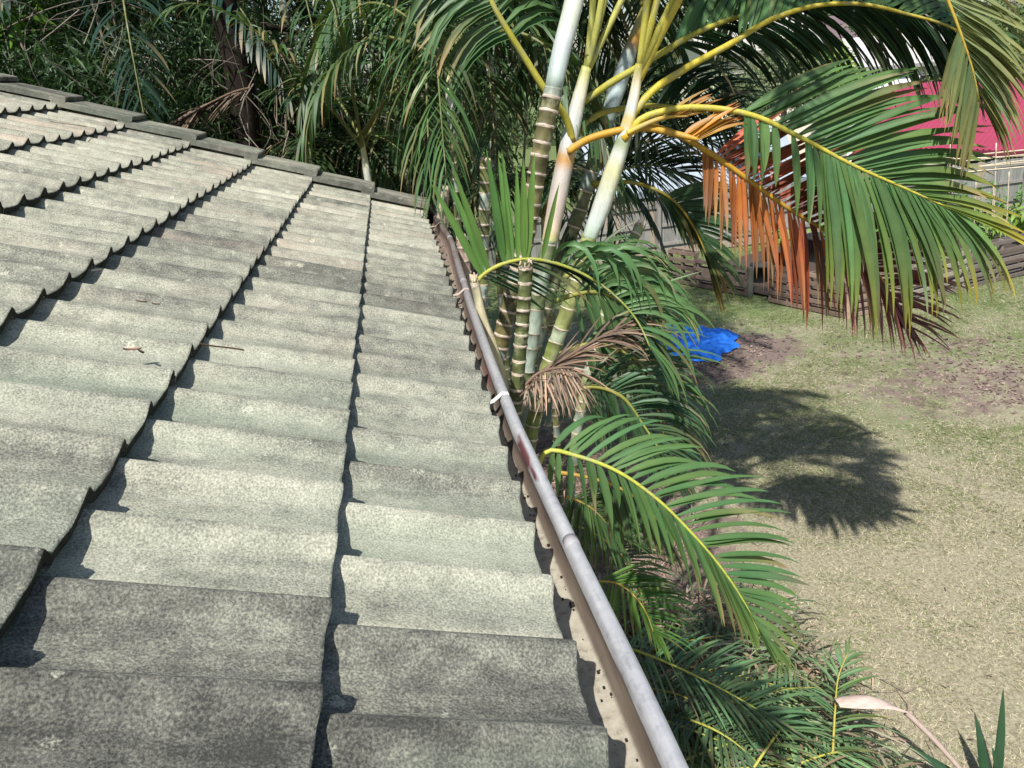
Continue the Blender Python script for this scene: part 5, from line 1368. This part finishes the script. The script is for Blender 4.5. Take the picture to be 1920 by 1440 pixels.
frond(hl, [GP(1150, 1205, .95), GP(1250, 1242, .95), GP(1340, 1285, .85), GP(1420, 1330, .7), GP(1480, 1370, .5)], 40,
      [dict(w=.026, c0=c_a * 1.3, c1=c_a * 1.9, hint=(-.1, -.3, .9), s0=.08, cj=.22, k=[(.08, (.75, .75, .2), .34, .5), (.4, (.9, .5, .1), .52, .5), (.8, (1, .2, 0), .46, .4), (1, (.9, -.1, -.2), .3, .3)]),
       dict(w=.022, c0=c_a * .9, c1=c_a * 1.3, hint=(.1, -.3, .9), s0=.05, cj=.25, miss=.15, k=[(.05, (.1, -.7, -.5), .3, .4), (.4, (.4, -.6, -.6), .42, .3), (1, (.9, -.5, -.4), .3, .3)])],
      (.010, .003), (np.array([.40, .40, .06]), np.array([.36, .38, .07])), seed=801, start=.05, individual=True, nseg=6, jitter=.08)
ground_leaf("cut_palm_leaf", [GP(1558, 1470, .15), GP(1562, 1400, .35), GP(1566, 1330, .55), GP(1572, 1270, .72), GP(1590, 1225, .8)], 20, .36, .024, c_a * 1.3, np.array([.10, .17, .05]), "upright yellow-ribbed cut leaf standing out of the heap", 802, .25, (np.array([.44, .36, .05]), np.array([.36, .32, .06])), ind=True)
heap = [((1180, 1330), (1300, 1370), (1420, 1420), .35, 1.0), ((1250, 1440), (1350, 1400), (1460, 1380), .3, .9), ((1290, 1250), (1400, 1270), (1500, 1300), .22, 1.1), ((1330, 1330), (1430, 1300), (1560, 1290), .32, 1.1), ((1400, 1460), (1440, 1400), (1500, 1330), .36, 1.0),
        ((1460, 1450), (1530, 1420), (1640, 1410), .22, 1.2), ((1210, 1290), (1290, 1310), (1380, 1370), .3, .8), ((1300, 1440), (1400, 1440), (1530, 1400), .25, 1.0), ((1260, 1340), (1360, 1380), (1450, 1460), .4, .75), ((1380, 1330), (1480, 1370), (1600, 1380), .2, 1.2), ((1220, 1220), (1300, 1200), (1400, 1190), .2, 1.0)]
where = ["left, against the gutter", "bottom, left of the yellow-ribbed leaf", "top of the heap, pointing to the lawn", "middle, dark and broad", "leaning behind the yellow-ribbed leaf", "bottom right, flat on the grass", "left, below the large cut leaf", "bottom edge of the photo", "lowest left, mostly shaded", "under the pink sheath", "topmost, thin and pale"]
for i, (p0, p1_, p2_, z, g) in enumerate(heap):
    ground_leaf("cut_palm_leaf", [GP(*p0, z), GP(*p1_, z + .12), GP(*p2_, z * .6)], 24, .42, .019, c_a * g * (1.0 + .5 * (i % 2)), (c_b * 1.3 if i % 3 else np.array([.24, .22, .10])) * g, "cut green palm leaf in the heap, " + where[i], 810 + i, .3, fold=.2)
# brown dead leaves under the heap
for i, (p0, p1_, p2_, lab) in enumerate([((1260, 1300), (1360, 1330), (1440, 1350), "reddish brown dead leaf under the green cut leaves"), ((1420, 1360), (1500, 1400), (1560, 1450), "grey-brown dead leaf at the foot of the yellow-ribbed leaf"), ((1130, 1120), (1200, 1160), (1280, 1180), "brown dead leaf in the litter beside the wall")]):
    ground_leaf("dead_palm_leaf", [GP(*p0, .12), GP(*p1_, .18), GP(*p2_, .08)], 34, .45, .02, (.17, .09, .06), (.3, .23, .18), lab, 840 + i, .2, (BRN, BRN), mat=M_DEAD)
# pink papery sheath with its stalk
sp = MB()
pts = smooth_path([GP(1568, 1318, .66), GP(1615, 1312, .68), GP(1665, 1322, .66), GP(1702, 1336, .62)], 22)
V = []
for i, p in enumerate(pts):
    t_ = i / 21; w_ = .15 * math.sin(math.pi * min(1, .12 + t_ * .9)) ** .7 * (1 - .45 * t_)
    for j in range(9):
        a_ = (j / 8 - .5) * 2.5
        V.append(p + np.array([0, -1, .25]) * w_ * math.sin(a_) * .6 + np.array([.1, 0, 1]) * w_ * (math.cos(a_) - .6) * .55 + np.array([0, 0, .006 * math.sin(9 * t_ + j)]))
Q = [[i * 9 + j, i * 9 + j + 1, (i + 1) * 9 + j + 1, (i + 1) * 9 + j] for i in range(21) for j in range(8)]
C = [np.array([.50, .39, .34]) * (1 - .35 * (j < 3)) * (1 + .12 * math.sin(i * 1.3 + j * 2.1)) for i in range(22) for j in range(9)]
sp.add(V, Q, None, C)
sh_t = empty("palm_sheath", tuple(GP(1640, 1320, .6)), "pale pink papery palm sheath with a thin grey stalk lying over the heap", "palm sheath")
sp.build("sheath", M_DEAD, sh_t)
mb = MB(); mb.tube(smooth_path([GP(1698, 1335, .58), GP(1740, 1375, .5), GP(1790, 1430, .38), GP(1840, 1490, .25)], 14), np.linspace(.019, .013, 14), 7, (.36, .28, .24)); mb.build("stalk", M_DEAD, sh_t)
# dark strappy plant at the lower right corner
sp_t = empty("strap_leaf_plant", tuple(G(1865, 1500)), "young plant with broad dark strap leaves at the lower right corner", "plant")
for i, (x0, y0, x1, y1, z0, z1, w) in enumerate([(1862, 1500, 1882, 1292, .0, .72, .075), (1850, 1500, 1832, 1345, .0, .5, .075), (1842, 1490, 1700, 1390, .05, .35, .06), (1880, 1500, 1862, 1400, 0, .4, .06)]):
    a_, b_ = GP(x0, y0, z0), GP(x1, y1, z1); d_ = b_ - a_
    Vv, Qq, Cc = leaf_strips([a_], [d_], [np.linalg.norm(d_)], [w], [.12], [(0, -.9, .4)], np.array([[.022, .06, .03]]), np.array([[.03, .08, .035]]), 8, .22)
    b = MB(); b.add(Vv[0], Qq, None, Cc[0]); b.build("leaf", M_LEAF, sp_t)

# litter of dry leaflets beside the wall
def litter():
    n = 15000
    r = RG
    x = .35 + np.abs(r.normal(0, 1.15, n)); y = r.uniform(.6, 9.5, n)
    z = r.uniform(.005, .07, n)
    an = r.uniform(0, 6.28, n); L = r.uniform(.06, .34, n); w = r.uniform(.004, .012, n)
    keep = x < 3.1 + .25 * np.sin(y * 2.1)
    x, y, z, an, L, w = [q[keep] for q in (x, y, z, an, L, w)]; n = len(x)
    d = np.stack([np.cos(an), np.sin(an), r.normal(0, .12, n)], 1); s_ = np.stack([-np.sin(an), np.cos(an), r.normal(0, .3, n)], 1)
    p = np.stack([x, y, z], 1); bend = s_ * (L * r.normal(0, .18, n))[:, None]
    V = np.stack([p - s_ * w[:, None] / 2, p + s_ * w[:, None] / 2, p + d * L[:, None] * .5 + bend + s_ * w[:, None] / 2 + [0, 0, .012], p + d * L[:, None] * .5 + bend - s_ * w[:, None] / 2 + [0, 0, .012], p + d * L[:, None]], 1).reshape(-1, 3)
    b = (np.arange(n) * 5)[:, None]
    col = np.array([.27, .19, .145]) * r.uniform(.45, 1.7, (n, 1)) * np.array([1, 1, 1])
    mb = MB(); mb.add(V, np.array([[0, 1, 2, 3]]) + b, np.array([[3, 2, 4]]) + b, np.repeat(col, 5, axis=0))
    tag(mb.build("leaf_litter", M_DEAD, None, False), "brown dry leaf litter along the foot of the wall", None, None, "stuff")
litter()
mb = MB()
for i in range(1500):
    p_ = np.array([RG.uniform(1.0, 2.75), RG.uniform(3.1, 5.3), RG.uniform(.05, .42)]); a_ = RG.uniform(-.6, 1.9)
    c_ = np.array([[.17, .22, .12], [.11, .17, .08], [.26, .24, .18], [.30, .22, .15]][RG.integers(0, 4)]) * RG.uniform(.6, 1.4)
    Vv, Qq, Cc = leaf_strips([p_], [(math.cos(a_), math.sin(a_), RG.normal(0, .25))], [RG.uniform(.2, .55)], [RG.uniform(.010, .024)], [RG.uniform(.3, 1.2)], [RG.normal(0, .4, 3) + np.array([0, 0, 1])], np.array([c_]), np.array([c_ * 1.2]), 4, .2)
    mb.add(Vv[0], Qq, None, Cc[0])
tag(mb.build("cut_leaflets", M_BUSH), "loose grey-green cut leaflets strewn over the heap by the wall", None, None, "stuff")

# the lawn's blades
def grass():
    r = RG
    parts = []
    for (n, y0, y1, size) in ((250000, 2.4, 7.0, .78), (170000, 7.0, 12.0, .95), (80000, 12.0, 18.5, 1.3)):
        y = r.uniform(y0, y1, n); x = r.uniform(.8, 1.0, n) * 0 + r.uniform(.5, 13.5, n)
        k = 1.18 * y + 1.2
        ok = (x < k) & (x > .16 * y + .3)
        parts.append(np.stack([x[ok], y[ok], np.full(ok.sum(), size)], 1))
    A = np.concatenate(parts); n = len(A)
    x, y, sz = A.T
    bare = np.zeros(n)
    for cx, cy, rx, ry, amp in BARE:
        r2 = ((x - cx) / rx) ** 2 + ((y - cy) / ry) ** 2
        bare = np.maximum(bare, np.clip(1.25 - r2, 0, 1) * amp)
    def fbm(px, py):
        o_ = np.zeros(len(px))
        for k_, f_ in enumerate((1.3, 2.9, 6.1, 13.0)):
            th_ = .7 + 1.9 * k_; u_ = px * math.cos(th_) + py * math.sin(th_); v_ = -px * math.sin(th_) + py * math.cos(th_)
            o_ += np.sin(u_ * f_ + 1.7 * np.sin(v_ * f_ * .8 + k_)) * np.sin(v_ * f_ + 1.9 * np.sin(u_ * f_ * .7 + 2 * k_)) / (1.0 + .45 * k_)
        return o_ / 1.9
    clump = np.clip(.5 + .6 * fbm(x, y), 0, 1)
    bare = np.clip(bare + .55 * (fbm(x + 40, y + 13)) * (bare > .03), 0, 1)
    keep = r.random(n) > np.clip(bare * 1.3 + .5 * (clump < .3) + .15, 0, .97)
    x, y, sz, clump = x[keep], y[keep], sz[keep], clump[keep]; n = len(x)
    an = r.uniform(0, 6.28, n); lie = np.abs(r.normal(.5, .3, n))
    L = r.uniform(.025, .065, n) * sz * (.75 + .6 * clump); w = r.uniform(.004, .008, n) * sz
    d = unit(np.stack([np.cos(an), np.sin(an), lie], 1)); s_ = np.stack([-np.sin(an), np.cos(an), r.normal(0, .4, n)], 1)
    p = np.stack([x, y, 0.03 * np.sin(x * .7 + 1) * np.sin(y * .6) + .001], 1)
    mid = p + d * L[:, None] * .55; tip = p + d * L[:, None] + np.stack([np.cos(an), np.sin(an), -.55 * np.ones(n)], 1) * L[:, None] * .3
    tip[:, 2] = np.maximum(tip[:, 2], p[:, 2] + .004)
    V = np.stack([p - s_ * w[:, None] * .5, p + s_ * w[:, None] * .5, mid + s_ * w[:, None] * .45, mid - s_ * w[:, None] * .45, tip], 1).reshape(-1, 3)
    b = (np.arange(n) * 5)[:, None]
    gfar = np.clip((y - 7.5) * .10 + .49 + .9 * (clump - .5), .12, .94)
    isg = r.random(n) < gfar
    straw = np.array([.45, .41, .30]); gr = np.array([.20, .24, .095])
    col = np.where(isg[:, None], gr, straw) * r.uniform(.55, 1.35, (n, 1))
    mb = MB(); mb.add(V, np.array([[0, 1, 2, 3]]) + b, np.array([[3, 2, 4]]) + b, np.repeat(col, 5, axis=0))
    o = mb.build("grass", M_GRASS, None, False)
    tag(o, "patchy dry lawn grass, straw coloured with green blades", None, None, "stuff")
grass()
# clods and crumbs of bare soil
mb = MB()
for i in range(2600):
    cx, cy, rx, ry, amp = BARE[RG.choice([0, 1, 2, 2, 2, 3])]
    x = cx + RG.normal(0, .5) * rx; y = cy + RG.normal(0, .5) * ry; s_ = abs(RG.normal(.012, .011)) + .005
    q_ = RG.normal(0, .25, (6, 3)) * s_ + np.array([[1, 0, 0], [-1, 0, 0], [0, 1, 0], [0, -1, 0], [0, 0, .6], [0, 0, -.4]]) * s_ + np.array([x, y, .01])
    mb.add(q_, None, [[0, 2, 4], [2, 1, 4], [1, 3, 4], [3, 0, 4], [2, 0, 5], [1, 2, 5], [3, 1, 5], [0, 3, 5]], np.array([.20, .15, .125]) * RG.uniform(.5, 1.5))
tag(mb.build("soil_crumbs", M_VC, None, False), "loose clods of bare soil in the worn patches of lawn", None, None, "stuff")
# small dry leaves on the lawn
mb = MB()
for i in range(260):
    y = RG.uniform(2.6, 12); x = RG.uniform(.2 * y + 1.2, 1.15 * y + 1.2); a_ = RG.uniform(0, 6.28); L_ = RG.uniform(.018, .065); w_ = L_ * RG.uniform(.12, .4)
    Vv, Qq, Cc = leaf_strips([(x, y, .035)], [(math.cos(a_), math.sin(a_), .12)], [L_], [w_], [.6], [(0, .1, 1)], np.array([[.30, .22, .15]]) * RG.uniform(.4, 1.5), np.array([[.36, .28, .2]]) * RG.uniform(.4, 1.4), 3, .2)
    mb.add(Vv[0], Qq, None, Cc[0])
tag(mb.build("fallen_leaves", M_DEAD), "scattered small dry leaves over the lawn", None, None, "stuff")
print("objects", len(bpy.data.objects))
